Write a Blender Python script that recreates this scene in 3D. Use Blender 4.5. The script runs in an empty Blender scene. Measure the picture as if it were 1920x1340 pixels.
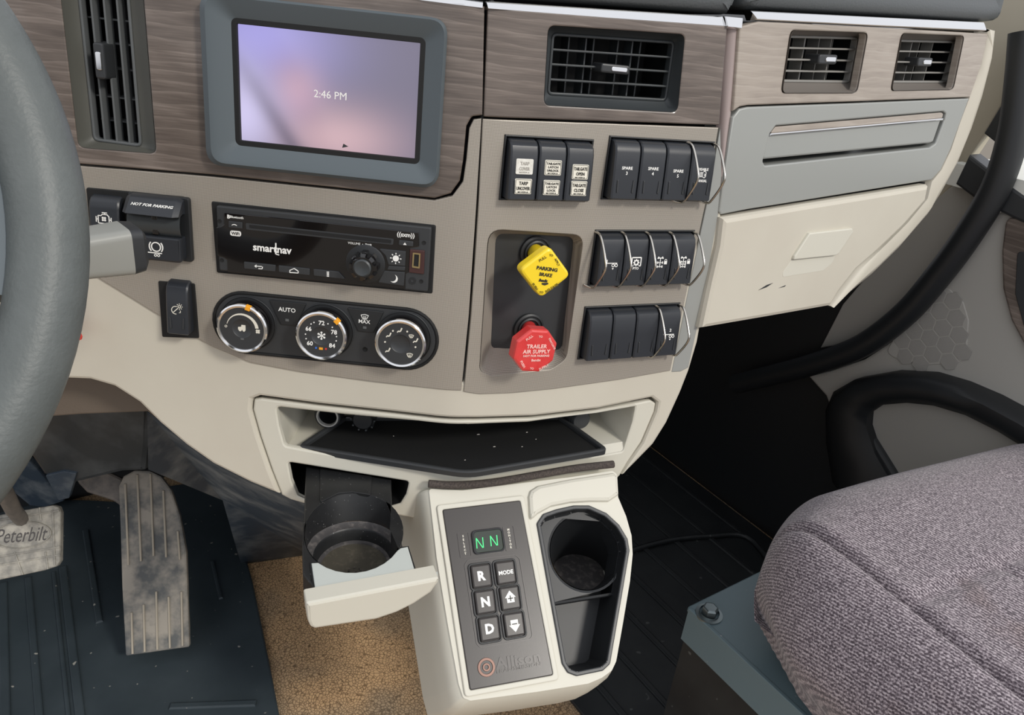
import bpy, bmesh, math, random
from mathutils import Vector as V, Matrix
from mathutils.geometry import tessellate_polygon
random.seed(7)
SC = bpy.context.scene
COL = SC.collection
rad = math.radians
# ------------------------------------------------------------------ camera, world, sun, exposure
FPX, PITCH, ROLL = 1440.0, rad(27), rad(6.05)
CAM = V((0, 0, .95))
_r0 = V((1, 0, 0)); _u0 = V((0, math.sin(PITCH), math.cos(PITCH))); FWD = V((0, math.cos(PITCH), -math.sin(PITCH)))
RGT = _r0 * math.cos(ROLL) + _u0 * math.sin(ROLL)
UPV = -_r0 * math.sin(ROLL) + _u0 * math.cos(ROLL)
cd = bpy.data.cameras.new('camera'); cam = bpy.data.objects.new('camera', cd); COL.objects.link(cam)
cd.sensor_fit = 'HORIZONTAL'; cd.sensor_width = 36; cd.lens = 36 * FPX / 1920; cd.clip_start = .02
cam.matrix_world = Matrix(((RGT.x, UPV.x, -FWD.x, CAM.x), (RGT.y, UPV.y, -FWD.y, CAM.y), (RGT.z, UPV.z, -FWD.z, CAM.z), (0, 0, 0, 1)))
SC.camera = cam
wd = bpy.data.worlds.new('world'); SC.world = wd; wd.use_nodes = True
wn, wl = wd.node_tree.nodes, wd.node_tree.links
bg = wn['Background']; bg.inputs[1].default_value = .92
tc = wn.new('ShaderNodeTexCoord'); sx = wn.new('ShaderNodeSeparateXYZ'); cr = wn.new('ShaderNodeValToRGB')
mr = wn.new('ShaderNodeMapRange'); mr.inputs[1].default_value = -1; mr.inputs[2].default_value = 1
wl.new(tc.outputs['Generated'], sx.inputs[0]); wl.new(sx.outputs[2], mr.inputs[0]); wl.new(mr.outputs[0], cr.inputs[0]); wl.new(cr.outputs[0], bg.inputs[0])
cr.color_ramp.elements[0].position = .44; cr.color_ramp.elements[0].color = (.30, .27, .235, 1)
cr.color_ramp.elements[1].position = .52; cr.color_ramp.elements[1].color = (.98, 1.0, 1.06, 1)
sl = bpy.data.lights.new('sun', 'SUN'); so = bpy.data.objects.new('sun', sl); COL.objects.link(so)
sl.energy = 1.7; sl.angle = rad(9); sl.color = (1, .95, .87)
so.rotation_euler = (-V((.80, -.62, .78))).to_track_quat('-Z', 'Y').to_euler()
so.location = (2, -1, 2.5)
vs = SC.view_settings; vs.view_transform = 'Standard'; vs.look = 'None'; vs.exposure = 0.15; vs.gamma = 1; vs.use_curve_mapping = False

# ------------------------------------------------------------------ pixels to rays, frames
ZM = {1: (0, 0, 3.942), 2: (380, 0, 3.526), 3: (880, 0, 3.527), 4: (1340, 0, 3.31), 5: (0, 300, 3.35), 6: (380, 360, 3.941), 7: (860, 400, 3.723),
      11: (0, 680, 2.03), 12: (440, 700, 2.2857), 13: (500, 840, 3.722), 14: (760, 860, 2.791), 15: (1080, 860, 2.2857)}
def q(k, *pts):                                   # points measured in an enlarged view -> points of the full photograph
    a, b, s = ZM[k]
    return [(a + x / s, b + y / s) for x, y in pts]
def ray(px, py): return RGT * ((px - 960) / FPX) + UPV * ((670 - py) / FPX) + FWD
def atz(px, py, z):
    d = ray(px, py); return CAM + d * ((z - CAM.z) / d.z)
class Fr:
    def __init__(s, o, x, y):
        s.o = V(o); s.x = V(x).normalized(); y = V(y); s.y = (y - s.x * y.dot(s.x)).normalized(); s.n = s.x.cross(s.y)
    def P(s, u, v, w=0): return s.o + s.x * u + s.y * v + s.n * w
    def hit(s, px, py, w=0):
        d = ray(px, py); o = s.o + s.n * w
        p = CAM + d * ((o - CAM).dot(s.n) / d.dot(s.n)) - o
        return (p.dot(s.x), p.dot(s.y))
    def hits(s, pts, w=0): return [s.hit(a, b, w) for a, b in pts]
    def loc(s, p):
        p = V(p) - s.o; return (p.dot(s.x), p.dot(s.y), p.dot(s.n))
    def mat(s, u=0, v=0, w=0):
        p = s.P(u, v, w)
        return Matrix(((s.x.x, s.y.x, s.n.x, p.x), (s.x.y, s.y.y, s.n.y, p.y), (s.x.z, s.y.z, s.n.z, p.z), (0, 0, 0, 1)))
    def sub(s, u, v, w=0, rot=0, tilt=0):
        x = s.x * math.cos(rot) + s.y * math.sin(rot); y = -s.x * math.sin(rot) + s.y * math.cos(rot)
        if tilt: y = y * math.cos(tilt) + s.n * math.sin(tilt)
        return Fr(s.P(u, v, w), x, y)
def yaw(a): a = rad(a); return V((math.cos(a), math.sin(a), 0))
W = Fr((0, 0, 0), (1, 0, 0), (0, 1, 0))
LEAN = rad(5); VD = V((0, math.sin(LEAN), math.cos(LEAN)))
_A = Fr(CAM + ray(608, 463) * .648, (1, 0, 0), VD)
A = Fr(_A.P(*_A.hit(905, 222)), (1, 0, 0), VD)                       # driver-side face of the centre stack, origin on the seam
B = Fr(A.o, yaw(25.2), VD); B = Fr(A.o, B.x - VD * B.x.dot(VD), VD)  # face right of the seam
_c = B.P(*B.hit(1378, 210)); yc = 37.8
C = Fr(_c, yaw(yc), V((-math.sin(rad(yc)) * math.sin(LEAN), math.cos(rad(yc)) * math.sin(LEAN), math.cos(LEAN))))   # passenger dashboard
LAT, FOR = yaw(36), yaw(126)                                         # the truck's right and forward
def LF(l, f, z): return LAT * l + FOR * f + V((0, 0, z))
def dash(s_, v, w, T=.022):                                          # centre stack: two faces with a rounded prow between them
    if s_ <= -T: return A.P(s_, v, w)
    if s_ >= T: return B.P(s_, v, w)
    t = (s_ + T) / (2 * T)
    p = A.P(-T, v) * (1 - t) ** 2 + A.P(0, v) * 2 * t * (1 - t) + B.P(T, v) * t * t
    return p + (A.n * (1 - t) + B.n * t).normalized() * w
def S(px, py, w=0):
    h = A.hit(px, py, w)
    return h if h[0] <= 0 else B.hit(px, py, w)
def Ss(pts, w=0): return [S(a, b, w) for a, b in pts]

# ------------------------------------------------------------------ materials
def lin(c): return tuple(((v / 255) / 12.92 if v / 255 <= .04045 else ((v / 255 + .055) / 1.055) ** 2.4) for v in c) + (1,)
MATS = {}
def mat(name, rgb, rough=.5, metal=0, rgb2=None, scale=8, detail=4, lo=.35, hi=.65, bump=0, bscale=900, spec=.5, emit=None, coat=0, speck=None, stretch=None):
    m = bpy.data.materials.new(name); m.use_nodes = True; n, l = m.node_tree.nodes, m.node_tree.links
    b = n['Principled BSDF']; b.inputs['Base Color'].default_value = lin(rgb); b.inputs['Roughness'].default_value = rough; b.inputs['Metallic'].default_value = metal
    b.inputs['Specular IOR Level'].default_value = spec; b.inputs['Coat Weight'].default_value = coat
    t = n.new('ShaderNodeTexCoord'); vec = t.outputs['Object']
    if stretch:
        mp = n.new('ShaderNodeMapping'); mp.inputs['Scale'].default_value = stretch; l.new(vec, mp.inputs[0]); vec2 = mp.outputs[0]
    else: vec2 = vec
    col = None
    if rgb2:
        no = n.new('ShaderNodeTexNoise'); no.inputs['Scale'].default_value = scale; no.inputs['Detail'].default_value = detail; no.inputs['Roughness'].default_value = .6
        l.new(vec2, no.inputs['Vector'])
        r = n.new('ShaderNodeValToRGB'); r.color_ramp.elements[0].position = lo; r.color_ramp.elements[1].position = hi
        r.color_ramp.elements[0].color = lin(rgb); r.color_ramp.elements[1].color = lin(rgb2); l.new(no.outputs['Fac'], r.inputs[0]); col = r.outputs[0]
        l.new(col, b.inputs['Base Color'])
    if speck:                                    # small specks of dust or grit: (rgb, scale, threshold)
        no = n.new('ShaderNodeTexNoise'); no.inputs['Scale'].default_value = speck[1]; no.inputs['Detail'].default_value = 1
        l.new(vec, no.inputs['Vector'])
        r = n.new('ShaderNodeValToRGB'); r.color_ramp.elements[0].position = speck[2]; r.color_ramp.elements[1].position = speck[2] + .04
        l.new(no.outputs['Fac'], r.inputs[0])
        mx = n.new('ShaderNodeMix'); mx.data_type = 'RGBA'; l.new(r.outputs[0], mx.inputs[0])
        if col: l.new(col, mx.inputs[6])
        else: mx.inputs[6].default_value = lin(rgb)
        mx.inputs[7].default_value = lin(speck[0]); l.new(mx.outputs[2], b.inputs['Base Color'])
    if bump:
        no = n.new('ShaderNodeTexNoise'); no.inputs['Scale'].default_value = bscale; no.inputs['Detail'].default_value = 2; l.new(vec, no.inputs['Vector'])
        bp = n.new('ShaderNodeBump'); bp.inputs['Strength'].default_value = bump; bp.inputs['Distance'].default_value = .0006; l.new(no.outputs['Fac'], bp.inputs['Height']); l.new(bp.outputs[0], b.inputs['Normal'])
    if emit:
        b.inputs['Emission Color'].default_value = lin(rgb); b.inputs['Emission Strength'].default_value = emit
    MATS[name] = m; return m
mat('cream', (195, 190, 176), .55, rgb2=(190, 184, 170), scale=6, bump=.06, bscale=1500)
mat('cream_light', (200, 197, 184), .5, bump=.06, bscale=1500)
mat('cream_cool', (188, 193, 188), .5, bump=.05, bscale=1500)
mat('door_grey', (168, 165, 158), .6, bump=.08, bscale=1300)
mat('slate', (84, 93, 98), .5, bump=.06, bscale=1600)
mat('silver_smooth', (158, 160, 156), .38, metal=.25, bump=.03, bscale=1800)
mat('black', (30, 32, 34), .45, bump=.05, bscale=1600)
mat('black_deep', (12, 13, 14), .7)
mat('black_gloss', (16, 14, 15), .07, coat=.6)
mat('charcoal', (48, 50, 52), .42, bump=.08, bscale=1500)
mat('switch', (38, 41, 46), .34, bump=.05, bscale=1600)
mat('vent_dark', (54, 58, 60), .45)
mat('vent_grey', (92, 95, 96), .4)
mat('vent_olive', (80, 80, 74), .5)
mat('vent_brown', (112, 106, 100), .5)
mat('chrome', (225, 225, 225), .1, metal=1)
mat('wire', (200, 196, 188), .22, metal=1)
mat('white', (236, 236, 232), .5)
mat('ink', (40, 38, 34), .6)
mat('plate', (222, 218, 204), .5)
mat('plate_worn', (226, 224, 216), .4, rgb2=(200, 198, 188), scale=260)
mat('pale_ink', (168, 164, 156), .6)
mat('yellow', (240, 208, 40), .32, coat=.3)
mat('olive_ink', (110, 96, 20), .6)
mat('red', (205, 52, 52), .28, rgb2=(214, 66, 64), scale=60, coat=.5)
mat('pink_ink', (246, 200, 192), .5)
mat('orange', (242, 166, 40), .4)
mat('blue_ink', (60, 110, 200), .5)
mat('leather_dark', (84, 88, 90), .5, bump=.5, bscale=520)
mat('wheel_grip', (92, 97, 96), .48, bump=.4, bscale=420, rgb2=(84, 89, 88), scale=30)
mat('brown_vinyl', (96, 86, 76), .6, bump=.4, bscale=500)
mat('rubber_mat', (46, 55, 60), .5, rgb2=(56, 65, 70), scale=10, bump=.1, bscale=500, speck=((150, 148, 140), 95, .74))
mat('rubber_floor', (27, 30, 32), .48, rgb2=(38, 41, 42), scale=14, speck=((84, 86, 84), 70, .76))
mat('dusty_plastic', (58, 70, 82), .5, rgb2=(128, 134, 136), scale=16, lo=.46, hi=.76, bump=.15, bscale=300)
mat('duct_black', (50, 54, 56), .42, rgb2=(88, 92, 94), scale=12, lo=.45, hi=.8, bump=.1, bscale=300)
mat('pedal_rubber', (86, 88, 88), .8, rgb2=(146, 140, 130), scale=26, lo=.4, hi=.62, bump=.5, bscale=180)
mat('pedal_dust', (158, 150, 136), .9)
mat('brake_rubber', (128, 126, 120), .8, rgb2=(164, 160, 150), scale=60, lo=.4, hi=.62, bump=.4, bscale=260)
mat('arm_metal', (92, 88, 84), .5, rgb2=(120, 112, 104), scale=60)
mat('steel_paint', (100, 119, 125), .38, bump=.04, bscale=800, speck=((150, 156, 156), 120, .77))
mat('bolt_zinc', (128, 138, 140), .32, metal=.8)
mat('turn_plastic', (160, 146, 143), .32)
mat('stalk', (142, 143, 138), .45)
mat('bright_lip', (186, 186, 182), .3, metal=.3)
mat('foam', (84, 76, 70), .95, rgb2=(56, 50, 48), scale=600)
mat('ash_black', (24, 25, 27), .42, rgb2=(34, 35, 36), scale=30, speck=((140, 140, 138), 620, .74))
mat('ash_ring', (66, 64, 64), .6, rgb2=(116, 110, 106), scale=160, lo=.5, hi=.8)
mat('ash_grit', (84, 80, 74), .8, rgb2=(112, 104, 98), scale=300, lo=.5, hi=.7)
mat('cup_base', (66, 62, 52), .7, rgb2=(88, 82, 70), scale=200, lo=.5, hi=.75)
mat('green_led', (60, 220, 120), .5, emit=.9)
mat('key_black', (52, 48, 46), .3, bump=.04, bscale=1500)
mat('emboss', (66, 62, 60), .3)
mat('emboss_copper', (112, 84, 74), .3, metal=.4)
mat('lens_olive', (46, 54, 44), .12, coat=.5)
mat('usb_brown', (66, 40, 38), .3)
mat('gold', (150, 132, 92), .5, metal=.5)
mat('vent_light', (138, 136, 131), .45)
mat('red_tag', (214, 60, 50), .5)
mat('grit', (196, 192, 184), .8)
mat('pillar', (176, 168, 150), .6, bump=.08, bscale=1300)
mat('sill_white', (214, 214, 206), .6)

def nodes(m): return m.node_tree.nodes, m.node_tree.links, m.node_tree.nodes['Principled BSDF']
def math_(n, l, op, a, b=None):
    x = n.new('ShaderNodeMath'); x.operation = op
    for i, s in enumerate((a, b)):
        if s is None: continue
        if isinstance(s, (int, float)): x.inputs[i].default_value = s
        else: l.new(s, x.inputs[i])
    return x.outputs[0]
def weave(name, rgb, rgb2, pitch=.0013):
    m = mat(name, rgb, .42, metal=.25); n, l, b = nodes(m)
    uv = n.new('ShaderNodeUVMap'); sp = n.new('ShaderNodeSeparateXYZ'); l.new(uv.outputs[0], sp.inputs[0])
    k = 2 * math.pi / pitch
    s1 = math_(n, l, 'SINE', math_(n, l, 'MULTIPLY', math_(n, l, 'ADD', sp.outputs[0], sp.outputs[1]), k * .5))
    s2 = math_(n, l, 'SINE', math_(n, l, 'MULTIPLY', math_(n, l, 'SUBTRACT', sp.outputs[0], sp.outputs[1]), k * .5))
    h = math_(n, l, 'ADD', math_(n, l, 'MULTIPLY', math_(n, l, 'MULTIPLY', s1, s2), .5), .5)
    r = n.new('ShaderNodeValToRGB'); r.color_ramp.elements[0].color = lin(rgb); r.color_ramp.elements[1].color = lin(rgb2)
    r.color_ramp.elements[0].position = .25; r.color_ramp.elements[1].position = .75
    l.new(h, r.inputs[0]); l.new(r.outputs[0], b.inputs['Base Color'])
    bp = n.new('ShaderNodeBump'); bp.inputs['Strength'].default_value = .18; bp.inputs['Distance'].default_value = .0003; l.new(h, bp.inputs['Height']); l.new(bp.outputs[0], b.inputs['Normal'])
weave('weave', (132, 126, 117), (176, 169, 158), .00112)
def wood(name, dark, mid, light, rough=.35):
    m = mat(name, mid, rough, coat=.2); n, l, b = nodes(m)
    uv = n.new('ShaderNodeUVMap')
    mp = n.new('ShaderNodeMapping'); mp.inputs['Scale'].default_value = (9, 34, 1); l.new(uv.outputs[0], mp.inputs[0])
    n1 = n.new('ShaderNodeTexNoise'); n1.inputs['Scale'].default_value = 1; n1.inputs['Detail'].default_value = 5; n1.inputs['Distortion'].default_value = .8; l.new(mp.outputs[0], n1.inputs['Vector'])
    m2 = n.new('ShaderNodeMapping'); m2.inputs['Scale'].default_value = (16, 60, 1); m2.inputs['Rotation'].default_value = (0, 0, rad(2)); l.new(uv.outputs[0], m2.inputs[0])
    wv = n.new('ShaderNodeTexWave'); wv.bands_direction = 'Y'; wv.wave_profile = 'SAW'; wv.inputs['Scale'].default_value = .55; wv.inputs['Distortion'].default_value = 14; wv.inputs['Detail'].default_value = 4; wv.inputs['Detail Scale'].default_value = .38; wv.inputs['Detail Roughness'].default_value = .55
    l.new(m2.outputs[0], wv.inputs['Vector'])
    m3 = n.new('ShaderNodeMapping'); m3.inputs['Scale'].default_value = (30, 700, 1); l.new(uv.outputs[0], m3.inputs[0])
    n3 = n.new('ShaderNodeTexNoise'); n3.inputs['Scale'].default_value = 1; n3.inputs['Detail'].default_value = 3; l.new(m3.outputs[0], n3.inputs['Vector'])
    mix = math_(n, l, 'ADD', math_(n, l, 'MULTIPLY', n1.outputs['Fac'], .58), math_(n, l, 'ADD', math_(n, l, 'MULTIPLY', math_(n, l, 'POWER', wv.outputs['Fac'], 3), .13), math_(n, l, 'MULTIPLY', n3.outputs['Fac'], .32)))
    r = n.new('ShaderNodeValToRGB'); e = r.color_ramp.elements
    e[0].position = .34; e[0].color = lin(dark); e[1].position = .70; e[1].color = lin(light)
    x = e.new(.5); x.color = lin(mid)
    l.new(mix, r.inputs[0]); l.new(r.outputs[0], b.inputs['Base Color'])
    bp = n.new('ShaderNodeBump'); bp.inputs['Strength'].default_value = .25; bp.inputs['Distance'].default_value = .0004; l.new(mix, bp.inputs['Height']); l.new(bp.outputs[0], b.inputs['Normal'])
wood('wood_grey', (84, 75, 69), (104, 94, 87), (136, 125, 117))
wood('wood_sunlit', (146, 136, 126), (162, 152, 141), (174, 165, 155), .4)  # same wood as wood_grey, sunlight put into its colour, softer grain
def vinyl(name):
    m = mat(name, (176, 136, 96), .55); n, l, b = nodes(m)
    t = n.new('ShaderNodeTexCoord'); no = n.new('ShaderNodeTexNoise'); no.inputs['Scale'].default_value = 40; no.inputs['Detail'].default_value = 2
    mx0 = n.new('ShaderNodeMix'); mx0.data_type = 'RGBA'; mx0.inputs[0].default_value = .012
    l.new(t.outputs['Object'], no.inputs['Vector']); l.new(t.outputs['Object'], mx0.inputs[6]); l.new(no.outputs['Color'], mx0.inputs[7])
    vo = n.new('ShaderNodeTexVoronoi'); vo.feature = 'DISTANCE_TO_EDGE'; vo.inputs['Scale'].default_value = 230; l.new(mx0.outputs[2], vo.inputs['Vector'])
    r = n.new('ShaderNodeValToRGB'); r.color_ramp.elements[0].position = .02; r.color_ramp.elements[1].position = .13
    r.color_ramp.elements[0].color = lin((118, 93, 66)); r.color_ramp.elements[1].color = lin((204, 168, 126)); l.new(vo.outputs['Distance'], r.inputs[0])
    d = n.new('ShaderNodeTexNoise'); d.inputs['Scale'].default_value = 5.5; d.inputs['Detail'].default_value = 3; l.new(t.outputs['Object'], d.inputs['Vector'])
    dr = n.new('ShaderNodeValToRGB'); dr.color_ramp.elements[0].position = .42; dr.color_ramp.elements[1].position = .62; l.new(d.outputs['Fac'], dr.inputs[0])
    mx = n.new('ShaderNodeMix'); mx.data_type = 'RGBA'; l.new(dr.outputs[0], mx.inputs[0]); l.new(r.outputs[0], mx.inputs[6])
    gr = n.new('ShaderNodeValToRGB'); gr.color_ramp.elements[0].position = 0; gr.color_ramp.elements[1].position = .2
    gr.color_ramp.elements[0].color = lin((98, 84, 68)); gr.color_ramp.elements[1].color = lin((160, 142, 118)); l.new(vo.outputs['Distance'], gr.inputs[0]); l.new(gr.outputs[0], mx.inputs[7])
    l.new(mx.outputs[2], b.inputs['Base Color'])
    bp = n.new('ShaderNodeBump'); bp.inputs['Strength'].default_value = .6; bp.inputs['Distance'].default_value = .001; l.new(r.outputs[0], bp.inputs['Height']); l.new(bp.outputs[0], b.inputs['Normal'])
vinyl('tan_vinyl')
def tweed(name):
    m = mat(name, (120, 112, 116), .95, spec=.15); n, l, b = nodes(m); b.inputs['Sheen Weight'].default_value = .25
    t = n.new('ShaderNodeTexCoord')
    no = n.new('ShaderNodeTexNoise'); no.inputs['Scale'].default_value = 520; no.inputs['Detail'].default_value = 3; l.new(t.outputs['Object'], no.inputs['Vector'])
    wv = n.new('ShaderNodeTexWave'); wv.inputs['Scale'].default_value = 130; wv.inputs['Distortion'].default_value = 3; wv.inputs['Detail Scale'].default_value = 3; wv.bands_direction = 'DIAGONAL'; l.new(t.outputs['Object'], wv.inputs['Vector'])
    h = math_(n, l, 'ADD', math_(n, l, 'MULTIPLY', no.outputs['Fac'], .8), math_(n, l, 'MULTIPLY', wv.outputs['Fac'], .2))
    r = n.new('ShaderNodeValToRGB'); e = r.color_ramp.elements; e[0].position = .36; e[0].color = lin((72, 64, 70)); e[1].position = .66; e[1].color = lin((180, 170, 174))
    x = e.new(.5); x.color = lin((118, 108, 114)); l.new(h, r.inputs[0])
    st = n.new('ShaderNodeTexNoise'); st.inputs['Scale'].default_value = 9; st.inputs['Detail'].default_value = 3; l.new(t.outputs['Object'], st.inputs['Vector'])
    sr = n.new('ShaderNodeValToRGB'); sr.color_ramp.elements[0].position = .62; sr.color_ramp.elements[1].position = .78; l.new(st.outputs['Fac'], sr.inputs[0])
    mx = n.new('ShaderNodeMix'); mx.data_type = 'RGBA'; mx.blend_type = 'MULTIPLY'; mx.inputs[7].default_value = lin((200, 180, 166)); l.new(sr.outputs[0], mx.inputs[0]); l.new(r.outputs[0], mx.inputs[6]); l.new(mx.outputs[2], b.inputs['Base Color'])
    bp = n.new('ShaderNodeBump'); bp.inputs['Strength'].default_value = .7; bp.inputs['Distance'].default_value = .001; l.new(h, bp.inputs['Height']); l.new(bp.outputs[0], b.inputs['Normal'])
tweed('tweed')
def screen_mat(name):                               # the lit display: lilac and peach cabin reflections painted into its glow
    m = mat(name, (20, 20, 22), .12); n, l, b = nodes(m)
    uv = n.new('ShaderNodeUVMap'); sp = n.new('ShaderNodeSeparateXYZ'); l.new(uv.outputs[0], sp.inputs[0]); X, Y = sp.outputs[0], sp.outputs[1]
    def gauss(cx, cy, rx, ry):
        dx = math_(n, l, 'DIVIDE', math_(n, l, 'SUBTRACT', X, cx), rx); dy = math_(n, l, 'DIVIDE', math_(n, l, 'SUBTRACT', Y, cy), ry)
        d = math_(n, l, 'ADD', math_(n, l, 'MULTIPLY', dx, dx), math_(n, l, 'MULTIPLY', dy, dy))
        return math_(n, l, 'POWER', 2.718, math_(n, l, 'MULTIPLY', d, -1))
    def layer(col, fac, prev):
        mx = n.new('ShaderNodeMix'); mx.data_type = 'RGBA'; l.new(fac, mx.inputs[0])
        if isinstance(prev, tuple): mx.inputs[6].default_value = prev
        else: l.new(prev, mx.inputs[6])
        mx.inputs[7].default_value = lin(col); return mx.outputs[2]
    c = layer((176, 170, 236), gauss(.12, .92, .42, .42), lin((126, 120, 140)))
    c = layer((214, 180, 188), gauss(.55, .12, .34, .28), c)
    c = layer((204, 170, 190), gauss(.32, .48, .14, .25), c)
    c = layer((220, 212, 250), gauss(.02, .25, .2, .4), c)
    band = math_(n, l, 'SUBTRACT', math_(n, l, 'ADD', X, math_(n, l, 'MULTIPLY', Y, .42)), .30)  # dark diagonal reflection painted across the glow
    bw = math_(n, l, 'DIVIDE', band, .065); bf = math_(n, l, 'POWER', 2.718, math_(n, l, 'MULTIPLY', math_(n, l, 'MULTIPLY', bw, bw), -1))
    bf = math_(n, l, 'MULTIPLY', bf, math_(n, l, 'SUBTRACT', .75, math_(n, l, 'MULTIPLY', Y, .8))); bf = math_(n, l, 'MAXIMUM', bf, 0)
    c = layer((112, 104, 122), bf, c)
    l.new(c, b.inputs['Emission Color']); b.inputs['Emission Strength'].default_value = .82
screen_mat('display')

# ------------------------------------------------------------------ mesh helpers
def area(r): return sum(r[i - 1][0] * r[i][1] - r[i][0] * r[i - 1][1] for i in range(len(r))) / 2
def inset(r, d):                                   # moves a ring to its left (into the material)
    o = []; n = len(r)
    for i in range(n):
        a, b, c = V(r[i - 1][:2]), V(r[i][:2]), V(r[(i + 1) % n][:2])
        e1, e2 = (b - a), (c - b)
        if e1.length < 1e-9: e1 = e2
        if e2.length < 1e-9: e2 = e1
        e1, e2 = e1.normalized(), e2.normalized()
        n1, n2 = V((-e1.y, e1.x)), V((-e2.y, e2.x))
        k = max(.35, 1 + n1.dot(n2)); p = b + (n1 + n2) / k * d
        o.append((p.x, p.y))
    return o
def rp(pts, r=.004, seg=5):                        # rounded polygon
    o = []; n = len(pts); rs = r if isinstance(r, (list, tuple)) else [r] * n
    for i in range(n):
        a, b, c = V(pts[i - 1][:2]), V(pts[i][:2]), V(pts[(i + 1) % n][:2]); rr = rs[i]
        e1, e2 = a - b, c - b
        if rr <= 0: o.append((b.x, b.y)); continue
        ang = e1.angle(e2)
        if ang > 3.05: o.append((b.x, b.y)); continue
        t = min(rr / math.tan(ang / 2), e1.length * .48, e2.length * .48)
        p0, p2 = b + e1.normalized() * t, b + e2.normalized() * t
        for j in range(seg + 1):
            s_ = j / seg; p = p0 * (1 - s_) ** 2 + b * 2 * s_ * (1 - s_) + p2 * s_ * s_
            o.append((p.x, p.y))
    return o
def smooth_path(pts, n=6):
    o = []; P = [V(p) for p in pts]; P = [P[0] * 2 - P[1]] + P + [P[-1] * 2 - P[-2]]
    for i in range(1, len(P) - 2):
        for j in range(n):
            t = j / n
            o.append(.5 * ((2 * P[i]) + (P[i + 1] - P[i - 1]) * t + (2 * P[i - 1] - 5 * P[i] + 4 * P[i + 1] - P[i + 2]) * t * t + (3 * P[i] - P[i - 1] - 3 * P[i + 1] + P[i + 2]) * t ** 3))
    o.append(P[-2]); return o
def circ(cx, cy, r, n=32, ry=None, a0=0): return [(cx + r * math.cos(a0 + 2 * math.pi * i / n), cy + (ry or r) * math.sin(a0 + 2 * math.pi * i / n)) for i in range(n)]
def rect(u0, u1, v0, v1): return [(u0, v0), (u1, v0), (u1, v1), (u0, v1)]
def bar2(a, b, t):                                 # flat bar between two points
    a, b = V(a[:2]), V(b[:2]); d = (b - a).normalized(); n = V((-d.y, d.x)) * t / 2
    return [tuple(a - n), tuple(b - n), tuple(b + n), tuple(a + n)]
def bl(qd, a, b):                                  # TL,TR,BR,BL quad; a right, b down
    t = V(qd[0]) * (1 - a) + V(qd[1]) * a; u = V(qd[3]) * (1 - a) + V(qd[2]) * a; p = t * (1 - b) + u * b
    return (p.x, p.y)
class MB:
    def __init__(s): s.v = []; s.f = []
    def add(s, vs_, fs):
        k = len(s.v); s.v += [tuple(p) for p in vs_]; s.f += [[i + k for i in f] for f in fs]; return s
    def prism(s, rings, w0, w1, bev=0, back=True):
        if isinstance(rings[0][0], (int, float)): rings = [rings]
        rr = []
        for i, r in enumerate(rings):
            r = [tuple(p[:2]) for p in r]; r = [p for j, p in enumerate(r) if (V(p) - V(r[j - 1])).length > 1e-7]
            if (area(r) > 0) != (i == 0): r = r[::-1]
            rr.append(r)
        lv = [(0, w0), (0, w1)] if not bev else [(0, w0), (0, w1 - bev), (.3 * bev, w1 - .3 * bev), (bev, w1)]
        tops, bots, base = [], [], len(s.v)
        for r in rr:
            n = len(r); k = len(s.v)
            for d, w in lv: s.v += [(p[0], p[1], w) for p in (inset(r, d) if d else r)]
            for a in range(len(lv) - 1):
                for i in range(n):
                    j = (i + 1) % n; s.f.append([k + a * n + i, k + a * n + j, k + (a + 1) * n + j, k + (a + 1) * n + i])
            bots += list(range(k, k + n)); tops += list(range(k + (len(lv) - 1) * n, k + len(lv) * n))
        for idx, flip in ((tops, False), (bots, True)):
            if flip and not back: continue
            pl, c = [], 0
            for r in rr: pl.append([V((s.v[i][0], s.v[i][1], 0)) for i in idx[c:c + len(r)]]); c += len(r)
            for t in tessellate_polygon(pl):
                a, b, c_ = [V(s.v[idx[i]][:2]) for i in t]
                t = list(t) if (b - a).cross(c_ - a) > 0 else [t[0], t[2], t[1]]
                s.f.append([idx[i] for i in (t[::-1] if flip else t)])
        return s
    def loft(s, loops, cap0=False, cap1=False, closed=True):
        s.soft = s.soft or 38
        n = len(loops[0]); k = len(s.v)
        for lp in loops: s.v += [tuple(p) for p in lp]
        for a in range(len(loops) - 1):
            for i in range(n if closed else n - 1):
                j = (i + 1) % n; s.f.append([k + a * n + i, k + a * n + j, k + (a + 1) * n + j, k + (a + 1) * n + i])
        if cap0: s.f.append([k + i for i in range(n)][::-1])
        if cap1: s.f.append([k + (len(loops) - 1) * n + i for i in range(n)])
        return s
    soft = None
    def tube(s, path, r, n=8, caps=True, closed=False, flat=1.0):
        P = [V(p) for p in path]; m = len(P); loops = []; up = None; s.soft = 60
        for i, p in enumerate(P):
            if closed: t = P[(i + 1) % m] - P[i - 1]
            else: t = P[min(i + 1, m - 1)] - P[max(i - 1, 0)]
            t.normalize()
            if up is None: up = t.orthogonal().normalized() if abs(t.z) > .9 else (V((0, 0, 1)) - t * t.z).normalized()
            else: up = (up - t * up.dot(t)).normalized()
            sd = t.cross(up); rr = r[i] if isinstance(r, (list, tuple)) else r
            loops.append([p + up * rr * flat * math.sin(2 * math.pi * j / n) + sd * rr * math.cos(2 * math.pi * j / n) for j in range(n)])
        if closed: loops.append(loops[0])
        return s.loft([[tuple(x) for x in lp] for lp in loops], caps and not closed, caps and not closed)
    def lathe(s, prof, n=32, c=(0, 0), cap=True):
        return s.loft([[(c[0] + r * math.cos(2 * math.pi * i / n), c[1] + r * math.sin(2 * math.pi * i / n), w) for i in range(n)] for r, w in prof], False, cap)
    def box(s, u0, u1, v0, v1, w0, w1, bev=0): return s.prism(rect(u0, u1, v0, v1), w0, w1, bev)
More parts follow.
